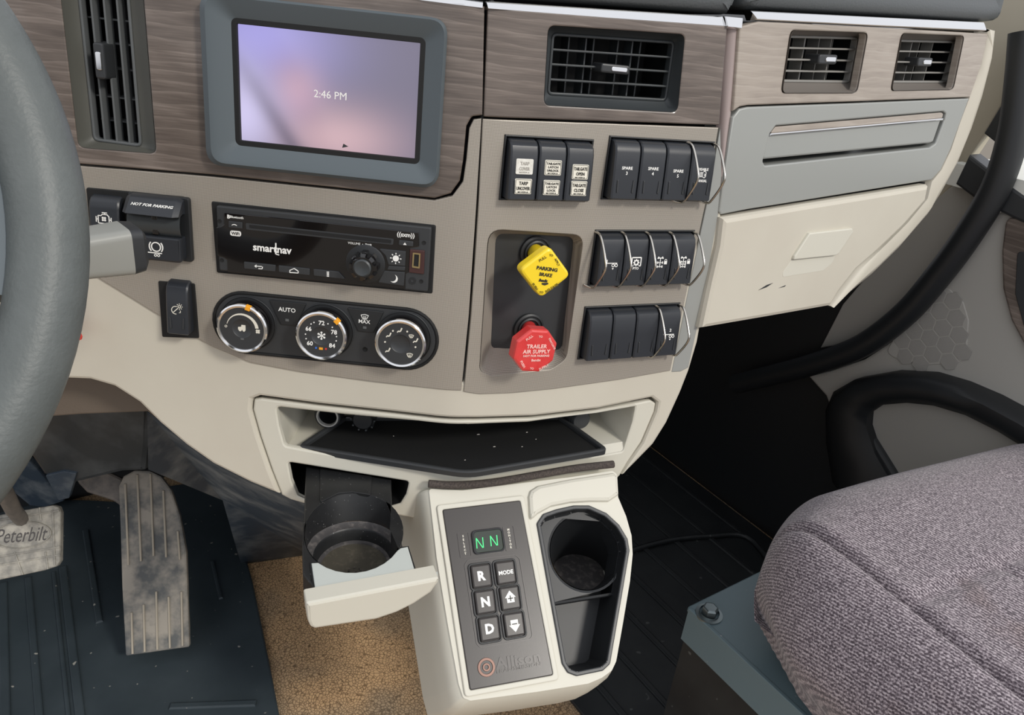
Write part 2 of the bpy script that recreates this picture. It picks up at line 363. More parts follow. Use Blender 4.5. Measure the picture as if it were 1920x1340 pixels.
def mesh_obj(name, mb, m, parent=None, off=(0, 0, 0), uvs=True, cuts=None, fn=None, sharp=None, kind=None, label=None):
    me = bpy.data.meshes.new(name)
    bm = bmesh.new(); vv = [bm.verts.new(p) for p in mb.v]
    for f in mb.f:
        try: bm.faces.new([vv[i] for i in f])
        except ValueError: pass
    if cuts:
        for c in cuts: bmesh.ops.bisect_plane(bm, geom=bm.verts[:] + bm.edges[:] + bm.faces[:], plane_co=(c, 0, 0), plane_no=(1, 0, 0), dist=1e-6)
    if uvs:
        u = bm.loops.layers.uv.new('UVMap')
        for f in bm.faces:
            for lo in f.loops: lo[u].uv = lo.vert.co.xy
    if fn:
        for v in bm.verts: v.co = fn(*v.co)
    bmesh.ops.recalc_face_normals(bm, faces=bm.faces[:]) if not mb.__dict__.get('keepn') else None
    o_ = V(off)
    if o_.length:
        for v in bm.verts: v.co -= o_
    bm.to_mesh(me); bm.free()
    for p in me.polygons: p.use_smooth = True
    me.set_sharp_from_angle(angle=rad(sharp or mb.soft or 21))
    me.materials.append(MATS[m] if isinstance(m, str) else m)
    o = bpy.data.objects.new(name, me); COL.objects.link(o)
    if parent: o.parent = parent
    if kind: o['kind'] = kind
    if label: o['label'] = label
    return o
class Thing:
    def __init__(s, name, label, cat, fr=W, at=(0, 0, 0), group=None, kind=None):
        e = bpy.data.objects.new(name, None); COL.objects.link(e); e.empty_display_size = .01
        e.matrix_world = fr.mat(*at); s.e = e; s.fr = fr; s.at = at
        if kind: e['kind'] = kind
        else: e['label'] = label; e['category'] = cat
        if group: e['group'] = group
    def part(s, name, mb, m, parent=None, **k): return mesh_obj(name, mb, m, parent or s.e, s.at, **k)
    def bent(s, name, mb, m, parent=None, **k):     # for things in the world frame: (s, v, w) of the centre stack
        return mesh_obj(name, mb, m, parent or s.e, s.at, cuts=[x * .0055 for x in range(-4, 5)], fn=lambda a, b, c: dash(a, b, c), **k)
TEXTQ = []
def text(t, string, u, v, w=0, h=None, width=None, rot=0, m='white', parent=None, fr=None, name='lettering', bold=0, shear=0, squash=1):
    TEXTQ.append((t, string, u, v, w, h, width, rot, m, parent, fr, name, bold, shear, squash))
def struct(name, mb, m, **k): return mesh_obj(name, mb, m, kind='structure', **k)
def pw(fr, pts, w=0): return [fr.P(a, b, w) for a, b in pts]

# ================================================================== structure
def lfbox(mb, l0, l1, f0, f1, z0, z1):
    P = [LF(l, f, z) for z in (z0, z1) for l, f in ((l0, f0), (l1, f0), (l1, f1), (l0, f1))]
    return mb.add(P, [[3, 2, 1, 0], [4, 5, 6, 7], [0, 1, 5, 4], [1, 2, 6, 5], [2, 3, 7, 6], [3, 0, 4, 7]])
struct('floor', lfbox(MB(), -1.0, 1.3, -.6, 1.36, -.03, 0), 'tan_vinyl')
struct('wall_front', lfbox(MB(), -1.0, 1.16, 1.35, 1.40, 0, .93), 'black')
struct('wall_right', lfbox(MB(), 1.15, 1.20, -.4, 1.35, 0, .60), 'black')
# unseen block added behind the face panels, keeps sky light out of the footwell
core = MB()
fp = [A.P(-.75, 0, -.15), A.P(-.02, 0, -.15), B.P(.22, 0, -.15), C.P(.02, 0, -.12), C.P(.40, 0, -.12)]
fp2 = [LF(1.10, 1.2, 0), LF(1.10, 1.34, 0), LF(-.95, 1.34, 0)]
pl = [(p.x, p.y) for p in fp + fp2]
core.prism(pl, .60, .915)
dashboard = Thing('dashboard', 'cream and grey truck dashboard with wood trim and chrome strips', 'dashboard', W, tuple(A.P(0, -.2, 0)))
D = dashboard
D.part('light_block', core, 'black_deep')

# ---- vent and switch openings, measured on the panel faces
VENT = {}
def quad(fr, k, pts, w=0): return fr.hits(q(k, *pts), w)
VENT['left'] = dict(fr=A, rec=quad(A, 1, [(440, -260), (1060, -200), (1168, 1132), (597, 1085)]))
VENT['centre'] = dict(fr=B, rec=quad(B, 3, [(512, 168), (1412, 228), (1362, 740), (482, 692)]))
VENT['pass_a'] = dict(fr=C, rec=quad(C, 4, [(462, 188), (936, 203), (868, 574), (403, 574)]))
VENT['pass_b'] = dict(fr=C, rec=quad(C, 4, [(1150, 208), (1534, 222), (1466, 554), (1083, 560)]))
for k in VENT: VENT[k]['hole'] = rp(VENT[k]['rec'], .006)

# ---- panels of the centre stack
woodA = [(-420, -110), (-120, -76), (400, -45), (700, -12), (908, 12), (904, 216), (884, 218), (874, 236), (868, 300), (862, 338), (845, 362), (815, 371), (640, 352), (400, 327), (145, 306), (-120, 286), (-420, 264)]
scr_o = [(383, -14), (842, 36), (823, 350), (397, 305)]
pts = Ss(woodA, .002)
mb = MB().prism([rp(pts, [0, 0, 0, 0, 0, 0, .004, .004, 0, 0, 0, 0, 0, 0, 0, 0, 0]), VENT['left']['hole'], inset(rp(A.hits(scr_o), .012), .004) if area(A.hits(scr_o)) > 0 else inset(rp(A.hits(scr_o)[::-1], .012), .004)], -.004, .0035, .0012)
D.bent('wood_panel', mb, 'wood_grey', label='grey brown wood grain panel around the screen')
lip_o = rp(Ss([(352, -60), (862, 18), (850, 190), (846, 358), (822, 366), (620, 340), (372, 314), (350, 100)]), .016)
lip_i = rp(A.hits([(372, -40), (852, 28), (832, 352), (818, 355), (390, 310)]), .016)
woodB = [(914, 14), (1362, 48), (1347, 234), (908, 219)]
mb = MB().prism([rp(Ss(woodB, .002), .001), VENT['centre']['hole']], -.004, .0035, .0012)
D.bent('wood_panel', mb, 'wood_grey', label='grey brown wood grain panel around the centre vent')
panA = [(-420, 268), (-120, 291), (145, 310), (400, 331), (640, 356), (815, 375), (848, 367), (868, 340), (874, 300), (880, 240), (888, 224), (903, 222), (893, 400), (880, 590), (866, 733),
        (700, 715), (560, 696), (470, 679), (400, 650), (330, 610), (250, 560), (160, 505), (60, 440), (-120, 330), (-420, 300)]
D.bent('gauge_panel', MB().prism(Ss(panA, .001), -.004, .0022, .0008), 'weave', label='silver textured panel around the radio')
rec = rp(B.hits(q(7, (205, 105), (868, 148), (745, 1010), (640, 1080), (230, 1122), (140, 1100))), [.012] * 6)
banks = {}
def bank(key, fr, k, pts):
    h = quad(fr, k, pts); u0 = (h[0][0] + h[3][0]) / 2; u1 = (h[1][0] + h[2][0]) / 2; v1 = (h[0][1] + h[1][1]) / 2; v0 = (h[2][1] + h[3][1]) / 2
    banks[key] = (fr, u0, u1, v0, v1); return rect(u0, u1, v0, v1)
bh = [bank('tailgate', B, 3, [(230, 905), (806, 910), (760, 1322), (192, 1315)]), bank('spare', B, 3, [(918, 915), (1585, 920), (1562, 1312), (862, 1322)]),
      bank('axle', B, 7, [(945, 125), (1612, 105), (1590, 462), (893, 505)]), bank('blank', B, 7, [(872, 657), (1512, 612), (1490, 962), (825, 1003)])]
panB = [(906, 223), (1346, 239), (1322, 380), (1290, 530), (1256, 694), (1160, 711), (1040, 728), (960, 736), (900, 738), (870, 735), (884, 590), (897, 400)]
D.bent('switch_panel', MB().prism([Ss(panB, .001), rec] + bh, -.004, .0022, .0008), 'weave', label='silver textured panel around the switches')
strip = [(1349, 240), (1352, 330), (1345, 405), (1318, 560), (1290, 688), (1275, 696), (1258, 697), (1292, 530), (1324, 380)]
D.part('side_strip', MB().prism([p for p in B.hits(strip)], -.02, .0012, .001), 'silver_smooth', fn=lambda a, b, c: B.P(a, b, c))
seam = MB().tube([dash(0, v, -.0015) for v in (.1, -.1, -.236)], .0018, 6)
D.part('panel_seam', seam, 'black_deep')
# cream lower body
body = [(-420, 290), (-120, 320), (60, 430), (160, 492), (250, 545), (330, 595), (400, 632), (470, 662), (560, 680), (700, 698), (868, 716), (960, 718), (1240, 676), (1285, 500), (1338, 392), (1353, 396),
        (1350, 420), (1336, 480), (1308, 640), (1292, 694), (1276, 735), (1250, 792), (1225, 832), (1190, 868), (1166, 890),
        (1180, 868), (1207, 830), (1231, 772), (1234, 754), (1222, 745), (1120, 766), (1000, 780), (877, 784), (740, 772), (600, 757), (488, 742), (472, 748), (470, 768), (484, 818), (506, 882), (524, 926),
        (470, 904), (400, 869), (350, 834), (300, 792), (262, 754), (215, 724), (170, 711), (100, 708), (-120, 700), (-420, 676)]
D.bent('lower_body', MB().prism(Ss(body), -.022, .0006, .003), 'cream')
# tray bezel with the open pocket and the drawer slot
ins_o = [(476, 749), (489, 747), (600, 761), (740, 776), (877, 788), (1000, 784), (1120, 770), (1220, 750), (1230, 756), (1227, 772), (1203, 828), (1176, 868), (1163, 891), (1150, 905), (960, 940), (815, 960), (783, 973), (735, 964), (570, 944), (545, 937), (528, 928), (510, 882), (488, 818), (474, 768)]
pock = [(518, 762), (560, 767), (640, 776), (760, 787), (877, 796), (990, 791), (1090, 777), (1192, 759), (1186, 790), (1168, 846), (1100, 858), (1000, 873), (940, 882), (877, 889), (800, 880), (700, 864), (600, 848), (534, 836), (524, 800)]
slot = q(13, (148, 98), (300, 122), (560, 165), (800, 203), (992, 234), (970, 320), (930, 385), (860, 405), (560, 385), (262, 352), (215, 330), (172, 225))
D.bent('tray_bezel', MB().prism([rp(Ss(ins_o, -.003), .002, 2), rp(Ss(pock, -.003), .004, 3), rp(Ss(slot, -.003), .003, 3)], -.008, -.003, .002), 'cream_light')
ZFL = 0
def push(loop, d, sc=1.0):
    c = sum((V(p) for p in loop), V()) / len(loop)
    return [V((c.x + (p[0] - c.x) * sc + d[0], c.y + (p[1] - c.y) * sc + d[1], (ZFL if p[2] < c.z - .004 and ZFL else p[2]) + d[2])) for p in loop]
ZFL = A.P(*A.hit(877, 890)).z
lp = [dash(a, b, -.004) for a, b in rp(Ss(pock, -.003), .004, 3)]
lp0 = lp; lp = [V((p.x, p.y, ZFL)) if p.z < sum(x.z for x in lp) / len(lp) - .004 else p for p in lp]
D.part('tray_pocket', MB().loft([lp0, push(lp, (-.001, .004, 0), 1), push(lp, (-.008, .035, 0), .95), push(lp, (-.02, .11, 0), .86)], False, True), 'cream_light')
ZFL = 0
lp = [dash(a, b, -.004) for a, b in rp(Ss(slot, -.003), .003, 3)]
D.part('drawer_pocket', MB().loft([lp, push(lp, (-.02, .05, 0), .99), push(lp, (-.04, .12, 0), .95)], False, True), 'black_deep')
# passenger dashboard face
woodC = [(1384, 50), (1420, 40), (1640, 51), (1850, 63), (1838, 120), (1816, 182), (1600, 190), (1400, 197), (1384, 200), (1372, 208)]
D.part('wood_panel', MB().prism([C.hits(woodC), VENT['pass_a']['hole'], VENT['pass_b']['hole']], -.006, .002, .0015), 'wood_sunlit', fn=lambda a, b, c: C.P(a, b, c), label='wood grain panel with two vents, sunlight in its colour')
silC = [(1384, 204), (1400, 200), (1600, 193), (1815, 184), (1800, 225), (1780, 280), (1762, 318), (1745, 337), (1600, 360), (1470, 381), (1400, 392), (1350, 402), (1346, 396), (1355, 330), (1372, 220)]
slC = C.hits(q(4, (372, 780), (1412, 690), (1428, 705), (1420, 745), (1366, 890), (1330, 914), (305, 1026), (292, 1000), (335, 830)))
D.part('silver_panel', MB().prism([C.hits(silC), rp(slC, .003)], -.03, .0015, .0015), 'silver_smooth', fn=lambda a, b, c: C.P(a, b, c), label='smooth silver panel under the passenger vents')
# rounded turn between the two dashboards
turn = MB(); L0 = []
for px, py in [(1362, 46), (1357, 120), (1350, 236), (1351, 330), (1347, 404)]:
    L0.append((px, py))
loops = []
for (a, b), (c, d) in zip(L0, [(1388, 48), (1384, 120), (1374, 210), (1357, 330), (1348, 402)]):
    p0 = B.P(*B.hit(a, b), -.006); p2 = C.P(*C.hit(c, d), -.002); pm = (p0 + p2) / 2 + V((.3, -.9, 0)) * .009
    loops.append([p0 * (1 - t) ** 2 + pm * 2 * t * (1 - t) + p2 * t * t for t in [i / 8 for i in range(9)]])
turn.loft(loops, closed=False)
D.part('corner_turn', turn, 'turn_plastic')
# end frame of the dashboard (cream) and its rounded side
endo = [(1850, 52), (1872, 58), (1866, 110), (1848, 180), (1828, 240), (1802, 304), (1770, 362), (1745, 402), (1690, 466), (1640, 515), (1600, 548), (1560, 577)]
endi = [(1849, 60), (1838, 120), (1816, 184), (1800, 226), (1782, 280), (1764, 318), (1746, 340), (1738, 372), (1700, 418), (1660, 458), (1610, 506), (1556, 573)]
mb = MB(); a3 = C.hits(endi); b3 = C.hits(endo)
mb.loft([[(a[0] - .004, a[1], -.012) for a in a3], [(a[0], a[1], .001) for a in a3], [(a[0] * .5 + b[0] * .5, a[1] * .5 + b[1] * .5, .004) for a, b in zip(a3, b3)], [(b[0], b[1], -.004) for b in b3], [(b[0] + .004, b[1] - .002, -.02) for b in b3], [(b[0] + .01, b[1] - .004, -.16) for b in b3]], closed=False)
D.part('end_frame', mb, 'cream', fn=lambda a, b, c: C.P(a, b, c), sharp=60)
D.part('end_frame', MB().prism([C.hits([(1344, 405), (1750, 342), (1738, 372), (1555, 572), (1312, 616)])], -.03, -.006), 'black_deep', fn=lambda a, b, c: C.P(a, b, c))
# chrome strips and the top pad
def strip_tube(fr, top, bot, w, name='chrome_strip', seg=10, m='chrome'):
    loops = []
    for (a, b), (c, d) in zip(top, bot):
        t = V(fr.hit(a, b, w)); u = V(fr.hit(c, d, w)); loops.append([(*(t * (1 - s_) + u * s_), w - .004 + (.0046 * (s_ / .8) ** .8 if s_ < .8 else .0046 - .006 * ((s_ - .8) / .2) ** 2)) for s_ in [i / seg for i in range(seg + 1)]])
    mb_ = MB().loft(loops, closed=False)
    for lp_ in (loops[0], loops[-1]): mb_.add(lp_ + [(lp_[0][0], lp_[0][1], w - .012), (lp_[-1][0], lp_[-1][1], w - .012)], [[*range(len(lp_)), len(lp_) + 1, len(lp_)]])
    return D.part(name, mb_, m, fn=lambda x, y, z: fr.P(x, y, z))
strip_tube(A, [(560, -46), (905, 2)], [(560, -24), (905, 18)], .003)
strip_tube(B, [(915, 2), (1140, 17), (1360, 31)], [(915, 19), (1140, 37), (1360, 53)], .003)
strip_tube(B, [(1366, 31), (1398, 34)], [(1364, 54), (1388, 57)], .006)
strip_tube(C, [(1414, 20), (1630, 31), (1851, 42)], [(1420, 39), (1630, 50), (1848, 60)], .003)
padB = Ss([(300, -80), (700, -38), (905, 0), (985, 0.5), (1180, 14), (1372, 28), (1382, 10)])
padB = [(padB[0][0], .135)] + padB + [(padB[-1][0] + .004, .135)]
padC = C.hits([(1404, 12), (1420, 19), (1640, 30), (1850, 42), (1874, 40), (1882, 28)])
padC = [(padC[0][0], .142)] + padC + [(padC[-1][0], .142)]
def pad(poly, fn, bev):
    mb_ = MB(); r = [tuple(p) for p in poly]
    if area(r) < 0: r = r[::-1]
    lv = [(0, -.2), (0, -.014), (.001, -.007), (.004, -.0025), (.010, .000), (.018, -.001), (.03, -.004)]
    mb_.loft([[(p[0], p[1], w) for p in (inset(r, d) if d else r)] for d, w in lv], False, True)
    return mb_
mb = pad(rp(padB, .003, 3), None, 0); D.bent('top_pad', mb, 'leather_dark')
D.part('top_pad', pad(rp(padC, .006, 4), None, 0), 'leather_dark', fn=lambda a, b, c: C.P(a, b, c))

# ---- passenger door, kick panel, pillar
DR = Fr(LF(1.13, 0, 0), -FOR, (0, 0, 1))
door = Thing('door_1', None, None, DR, (*DR.hit(1760, 640), 0), kind='structure')
dp = [(1920, 255), (1868, 400), (1800, 500), (1740, 575), (1690, 628), (1620, 674), (1545, 700), (1514, 704), (1530, 722), (1548, 742), (1570, 800), (1600, 900), (1660, 1010), (1760, 1120)]
dph = DR.hits(dp); vt_ = DR.hit(1960, 420)[1]; dph = dph[1:] + [(dph[-1][0] + .9, .10), (dph[-1][0] + .9, vt_), (DR.hit(1880, 390)[0], vt_)]
door.part('door_panel', MB().prism(dph, -.03, 0, .004), 'door_grey')
bt_ = DR.hits([(1790, 345), (1834, 378), (1900, 410), (1990, 450), (1990, 395), (1920, 366), (1863, 326), (1816, 290)], .012); bt_ = bt_[:4] + [(bt_[3][0] + .7, bt_[3][1]), (bt_[4][0] + .7, bt_[4][1])] + bt_[4:]
door.part('belt_trim', MB().prism(bt_, -.02, .012, .004), 'charcoal')
arch_o = [(1558, 905), (1546, 830), (1545, 770), (1560, 735), (1600, 712), (1670, 700), (1740, 704), (1800, 722), (1860, 748), (1930, 786), (2000, 830)]
arch_i = [(1720, 1010), (1680, 920), (1640, 850), (1624, 800), (1626, 775), (1650, 759), (1700, 755), (1750, 760), (1810, 778), (1870, 808), (1935, 848)]
ao, ai = DR.hits(arch_o, .03), DR.hits(arch_i, .03)
mb = MB().loft([[(*p, -.002) for p in ao], [(p[0], p[1], .026) for p in ao], [(V(a) * .8 + V(b) * .2).to_tuple() + (.042,) for a, b in zip(ao, ai)], [(V(a) * .35 + V(b) * .65).to_tuple() + (.042,) for a, b in zip(ao, ai)], [(*b, .03) for b in ai], [(*b, .002) for b in ai]], closed=False)
door.part('armrest_arch', mb, 'black', sharp=60)
door.part('pocket_panel', MB().prism(rp(DR.hits([(1622, 770), (1650, 752), (1710, 748), (1780, 762), (1860, 795), (1960, 850), (1960, 1010), (1760, 1010), (1690, 920), (1640, 850)], .012), .01), -.002, .012, .004), 'door_grey', label='grey inset of the door pocket')
door.part('pocket_recess', MB().prism(rp(DR.hits([(1585, 830), (1625, 800), (1690, 905), (1640, 930), (1600, 900)], .02), .006), 0, .024, .004), 'charcoal')
spk = rp(DR.hits([(1660, 662), (1720, 560), (1776, 538), (1806, 566), (1816, 600), (1812, 660), (1800, 680), (1740, 684), (1690, 676)], .001), .012)
grille = door.part('speaker_grille', MB().prism(spk, 0, .0015, .001), 'door_grey', label='speaker grille of small hexagons')
mat('hexagon', (152, 149, 143), .8, bump=.6, bscale=900)
hx0 = [DR.hit(1768, 615, .002), DR.hit(1742, 625, .002)]
hc = V(hx0[0]); hr = .0135
hexm = MB().prism(circ(0, 0, hr, 6, a0=math.pi / 6), 0, .0006, .0003)
first = None
for i in range(-4, 4):
    for j in range(-3, 4):
        c = hc + V(((i + .5 * (j % 2)) * hr * 1.86, j * hr * 1.62))
        inside = False; n_ = len(spk); x, y = c
        for k in range(n_):
            (x1, y1), (x2, y2) = spk[k - 1], spk[k]
            if (y1 > y) != (y2 > y) and x < (x2 - x1) * (y - y1) / (y2 - y1) + x1: inside = not inside
        if not inside or (c - hc).length > .082: continue
        if first is None: first = mesh_obj('grille_hexagon', hexm, 'hexagon', grille); o = first
        else: o = first.copy(); COL.objects.link(o)
        o.location = (c.x - door.at[0], c.y - door.at[1], .0014)
hw = DR.hits([(1888, 405), (1960, 420), (1960, 700), (1925, 650), (1898, 600), (1882, 540), (1880, 470)], .004)
door.part('wood_trim', MB().prism(rp(hw, .01), 0, .008, .003), 'wood_grey', label='dark wood grain trim at the door handle')
door.part('handle_recess', MB().prism(rp(DR.hits([(1908, 470), (1960, 480), (1960, 650), (1920, 610), (1904, 550)], .008), .006), .004, .0095, .001), 'charcoal')
# door seal, a thick black rubber tube
sealpx = [(1922, 60), (1915, 140), (1900, 250), (1868, 350), (1815, 440), (1760, 515), (1700, 585), (1630, 640), (1570, 668), (1500, 690), (1440, 705), (1380, 720)]
sp_ = [DR.P(*DR.hit(a, b, .02), .02) for a, b in sealpx]
seal = Thing('door_seal', 'thick black rubber seal tube curving down the passenger door opening', 'door seal', W, tuple(sp_[-1]))
seal.part('seal_tube', MB().tube(smooth_path(sp_, 6), .019, 12), 'black')
# kick panel, pillar and sill
KP = Fr(LF(1.145, 0, 0), -FOR, (0, 0, 1))
kick = mesh_obj('trim_1', MB().prism(KP.hits([(1795, 340), (1836, 375), (1812, 420), (1745, 520), (1695, 580), (1610, 640), (1538, 652), (1580, 570), (1640, 500), (1720, 400)]), -.01, 0, .002), 'door_grey', fn=lambda a, b, c: KP.P(a, b, c), kind='structure')
mesh_obj('trim_2', MB().prism(KP.hits([(1830, -40), (2000, -120), (1930, 110), (1912, 144), (1848, 250), (1818, 296), (1790, 345), (1740, 390), (1800, 200)]), -.02, 0, .003), 'pillar', fn=lambda a, b, c: KP.P(a, b, c), kind='structure')
mesh_obj('trim_3', MB().prism(KP.hits([(1846, 250), (1912, 140), (1990, 20), (1990, 80), (1893, 230), (1866, 266)], .002), -.012, .004, .002), 'charcoal', fn=lambda a, b, c: KP.P(a, b, c), kind='structure')
zs = DR.P(*DR.hit(1850, 318), 0).z
sa, sb = FOR.dot(DR.P(*DR.hit(1990, 395))), FOR.dot(DR.P(*DR.hit(1800, 285)))
sa -= .7
sill = [LF(1.12, sa, 0), LF(1.34, sa, 0), LF(1.34, sb, 0), LF(1.12, sb, 0)]
mesh_obj('trim_4', MB().prism([(p.x, p.y) for p in sill], zs - .03, zs), 'sill_white', kind='structure')

# ================================================================== air vents
def make_vent(key, label, k, grill, d, bars, vanes, tab, frame_m, grill_m, vertical=False, thick=.0017, group=None):
    fr, hole = VENT[key]['fr'], VENT[key]['hole']
    cx = sum(p[0] for p in VENT[key]['rec']) / 4; cy = sum(p[1] for p in VENT[key]['rec']) / 4
    t = Thing('air_vent', label, 'air vent', fr, (cx, cy, 0), group)
    g = fr.hits(q(k, *grill), -d); gi = rp(g, .005)
    n = len(hole); go = rp(VENT[key]['rec'], .006)
    lp1 = [(*p, .0032) for p in go]; gg = rp(g, .0055)
    t.part('frame', MB().loft([lp1, [(*p, -d * .5) for p in [(V(a) * .75 + V(b) * .25).to_tuple() for a, b in zip(go, gg)]], [(*p, -d) for p in gg]]), frame_m)
    back = [(*p, -.055) for p in gg]
    t.part('duct', MB().loft([[(*p, -d - .002) for p in gg], back], False, True), 'black_deep')
    r = gi if area(gi) > 0 else gi[::-1]
    t.part('grille_frame', MB().prism([r, inset(r, .0024)], -d - .006, -d + .001, .0008), grill_m)
    for b in bars:
        a, c = (bl(g, b, .01), bl(g, b, .99)) if vertical else (bl(g, .01, b), bl(g, .99, b))
        t.part('slat', MB().prism(bar2(a, c, thick), -d - .010, -d + .0006, .0005), grill_m)
    for b, dp_ in vanes:
        a, c = (bl(g, .03, b), bl(g, .97, b)) if vertical else (bl(g, b, .03), bl(g, b, .97))
        t.part('vane', MB().prism(bar2(a, c, .0013), -d - .022 - dp_, -d - .0085 - dp_, 0), grill_m)
    (tx, ty), (tw, th) = tab
    c = fr.hit(*q(k, (tx, ty))[0], -d + .008)
    tb = t.part('tab', MB().prism(rp(rect(c[0] - tw, c[0] + tw, c[1] - th, c[1] + th), min(tw, th) * .6), -d - .006, -d + .010, .0015), 'charcoal')
    sh = .25 * tw if not vertical else 0
    t.part('tab_inlay', MB().prism(rp(rect(c[0] + sh - tw * .55, c[0] + sh + tw * .55, c[1] - th * .5, c[1] + th * .5), min(tw, th) * .4), -d + .008, -d + .0108, .0005), 'chrome', parent=tb)
    return t
make_vent('left', 'tall vertical air vent between the steering wheel and the screen', 1, [(555, -230), (945, -190), (1052, 1088), (690, 1040)], .010, (.24, .49, .745), ((.08, .0), (.26, 0), (.40, .008), (.72, 0), (.55, .008), (.87, .004)), ((742, 450), (.0042, .0135)), 'vent_olive', 'vent_grey', True)
make_vent('centre', 'wide black air vent in the wood panel above the rocker switches', 3, [(545, 215), (1360, 272), (1302, 672), (512, 628)], .010, (.265, .5, .745), ((.20, .006), (.31, 0), (.40, .006), (.60, .006), (.69, 0), (.79, .006)), ((960, 456), (.0135, .0036)), 'vent_dark', 'vent_dark')
make_vent('pass_a', 'square air vent nearer the centre of the passenger dashboard', 4, [(455, 218), (893, 230), (835, 515), (413, 510)], .014, (.265, .51, .755), ((.18, .006), (.34, 0), (.42, .006), (.62, .006), (.72, 0), (.82, .006)), ((695, 368), (.015, .0045)), 'vent_brown', 'vent_light')
make_vent('pass_b', 'square air vent at the far door end of the passenger dashboard', 4, [(1142, 245), (1518, 255), (1440, 515), (1086, 515)], .014, (.265, .51, .755), ((.14, .006), (.34, 0), (.55, .006), (.69, 0)), ((1298, 384), (.015, .0045)), 'vent_brown', 'vent_light')

# ================================================================== display unit
t = Thing('display_unit', 'slate grey framed touch screen showing 2:46 PM', 'screen', A, (*A.hit(615, 170), 0))
so_ = rp(A.hits(scr_o), .013, 6); so_ = so_ if area(so_) > 0 else so_[::-1]
rim = rp(A.hits([(397, -4), (832, 44), (814, 340), (410, 298)], .012), .010, 6); rim = rim if area(rim) > 0 else rim[::-1]
sc4 = A.hits([(443, 40), (792, 79), (781, 300), (450, 265)], .004)
u0 = (sc4[0][0] + sc4[3][0]) / 2; u1 = (sc4[1][0] + sc4[2][0]) / 2; v1 = (sc4[0][1] + sc4[1][1]) / 2; v0 = (sc4[2][1] + sc4[3][1]) / 2
inn = rp([(u1, v1), (u0, v1), (u0, v0), (u1, v0)], .002, 6)
while len(inn) != len(so_): inn = rp([(u1, v1), (u0, v1), (u0, v0), (u1, v0)], .002, 6)
def align(ref, ring):
    k = min(range(len(ring)), key=lambda i: sum((V(ref[(j) % len(ref)]) - V(ring[(i + j) % len(ring)])).length for j in range(0, len(ref), 3)))
    return ring[k:] + ring[:k]
inn = inn if area(inn) > 0 else inn[::-1]
rim, inn = align(so_, rim), align(so_, inn)
inn2 = inset(inn, -.002); 
t.part('bezel', MB().loft([[(*p, 0) for p in so_], [(*p, .010) for p in so_], [(V(a) * .5 + V(b) * .5).to_tuple() + (.0135,) for a, b in zip(so_, rim)], [(*p, .0128) for p in rim], [(*p, .006) for p in inn2], [(*p, .003) for p in inn]]), 'slate', sharp=25)
t.part('gasket', MB().prism([inset(inn, -.003), inset(inn, .0012)], .003, .0066, .0004), 'black_deep')
gl = MB().prism(rect(0, 1, 0, 1), 0, 1)
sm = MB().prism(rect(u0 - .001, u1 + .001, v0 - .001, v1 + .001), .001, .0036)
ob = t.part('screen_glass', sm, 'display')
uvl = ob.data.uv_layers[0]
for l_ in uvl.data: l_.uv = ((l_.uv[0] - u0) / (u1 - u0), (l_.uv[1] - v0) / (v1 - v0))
text(t, '2:46 PM', *A.hit(619, 178, .004), .0036, width=.0255, parent=ob)
c = A.hit(646, 274, .004)
t.part('residue_mark', MB().prism([(c[0] - .002, c[1] - .0015), (c[0] + .003, c[1]), (c[0] - .001, c[1] + .0018)], .0036, .0038), 'charcoal', parent=ob)

# ================================================================== radio
R_ = lambda x, y, w=0: A.hit(*q(6, (x, y))[0], w)
def RR(pts, w=0): return [R_(a, b, w) for a, b in pts]
t = Thing('car_radio', 'black car radio with volume knob and disc slot', 'radio', A, (*R_(900, 400), 0))
t.part('surround', MB().prism(rp(RR([(72, 62), (1728, 238), (1702, 745), (112, 590)]), .002), -.004, .003, .001), 'black_deep')
WF = .0075
bodyr = rp(RR([(98, 100), (1690, 262), (1662, 738), (122, 580)], WF), .002)
t.part('body', MB().prism(bodyr, 0, WF, .0012), 'charcoal')
gl_ = RR([(160, 148), (1600, 298), (1600, 400), (1532, 412), (1522, 590), (1500, 605), (1498, 716), (186, 588), (184, 500), (160, 482), (112, 470), (104, 258), (135, 254), (160, 238)], WF)
face = t.part('gloss_face', MB().prism(rp(gl_, .0008, 2), WF - .001, WF + .0008, .0004), 'black_gloss', label='glossy black faceplate')
WG = WF + .0008
for x, y in ((125, 215), (142, 503), (1635, 375), (1615, 660)):
    t.part('screw_hole', MB().lathe([(.0012, WF + .0002), (.0018, WF + .0003), (.0018, WF - .001)][::-1] + [(.0, WF + .0001)], 12, R_(x, y, WF), False), 'black_deep')
def btn(pts, name='button', w=WG, h=.0012, m='charcoal', r=.0008): return t.part(name, MB().prism(rp(RR(pts, w + h), r, 3), w - .0003, w + h, .0005), m)
call = btn([(190, 214), (292, 224), (292, 272), (190, 262)], 'call_button')
text(t, ')', *R_(238, 240, WG), WG + .0012, h=.0042, rot=rad(90), parent=call, bold=.03, name='handset_symbol')
ej = btn([(1450, 355), (1555, 366), (1555, 404), (1448, 392)], 'eject_button')
t.part('eject_symbol', MB().prism([R_(1483, 386, WG), R_(1508, 388, WG), R_(1496, 370, WG)], WG + .001, WG + .0015), 'white', parent=ej)
b1 = btn([(303, 515), (538, 540), (536, 588), (306, 566)], 'back_button'); b2 = btn([(560, 542), (790, 566), (790, 616), (562, 590)], 'home_button'); b3 = btn([(818, 568), (1005, 588), (1058, 645), (820, 618)], 'menu_button')
def line(pts, wth, m, parent, w0, name, closed=False):
    mb_ = MB(); P = pts + ([pts[0]] if closed else [])
    for a, b in zip(P, P[1:]): mb_.prism(bar2(a, b, wth), w0 - .0003, w0 + .0003)
    return mb_
wb = WG + .0014
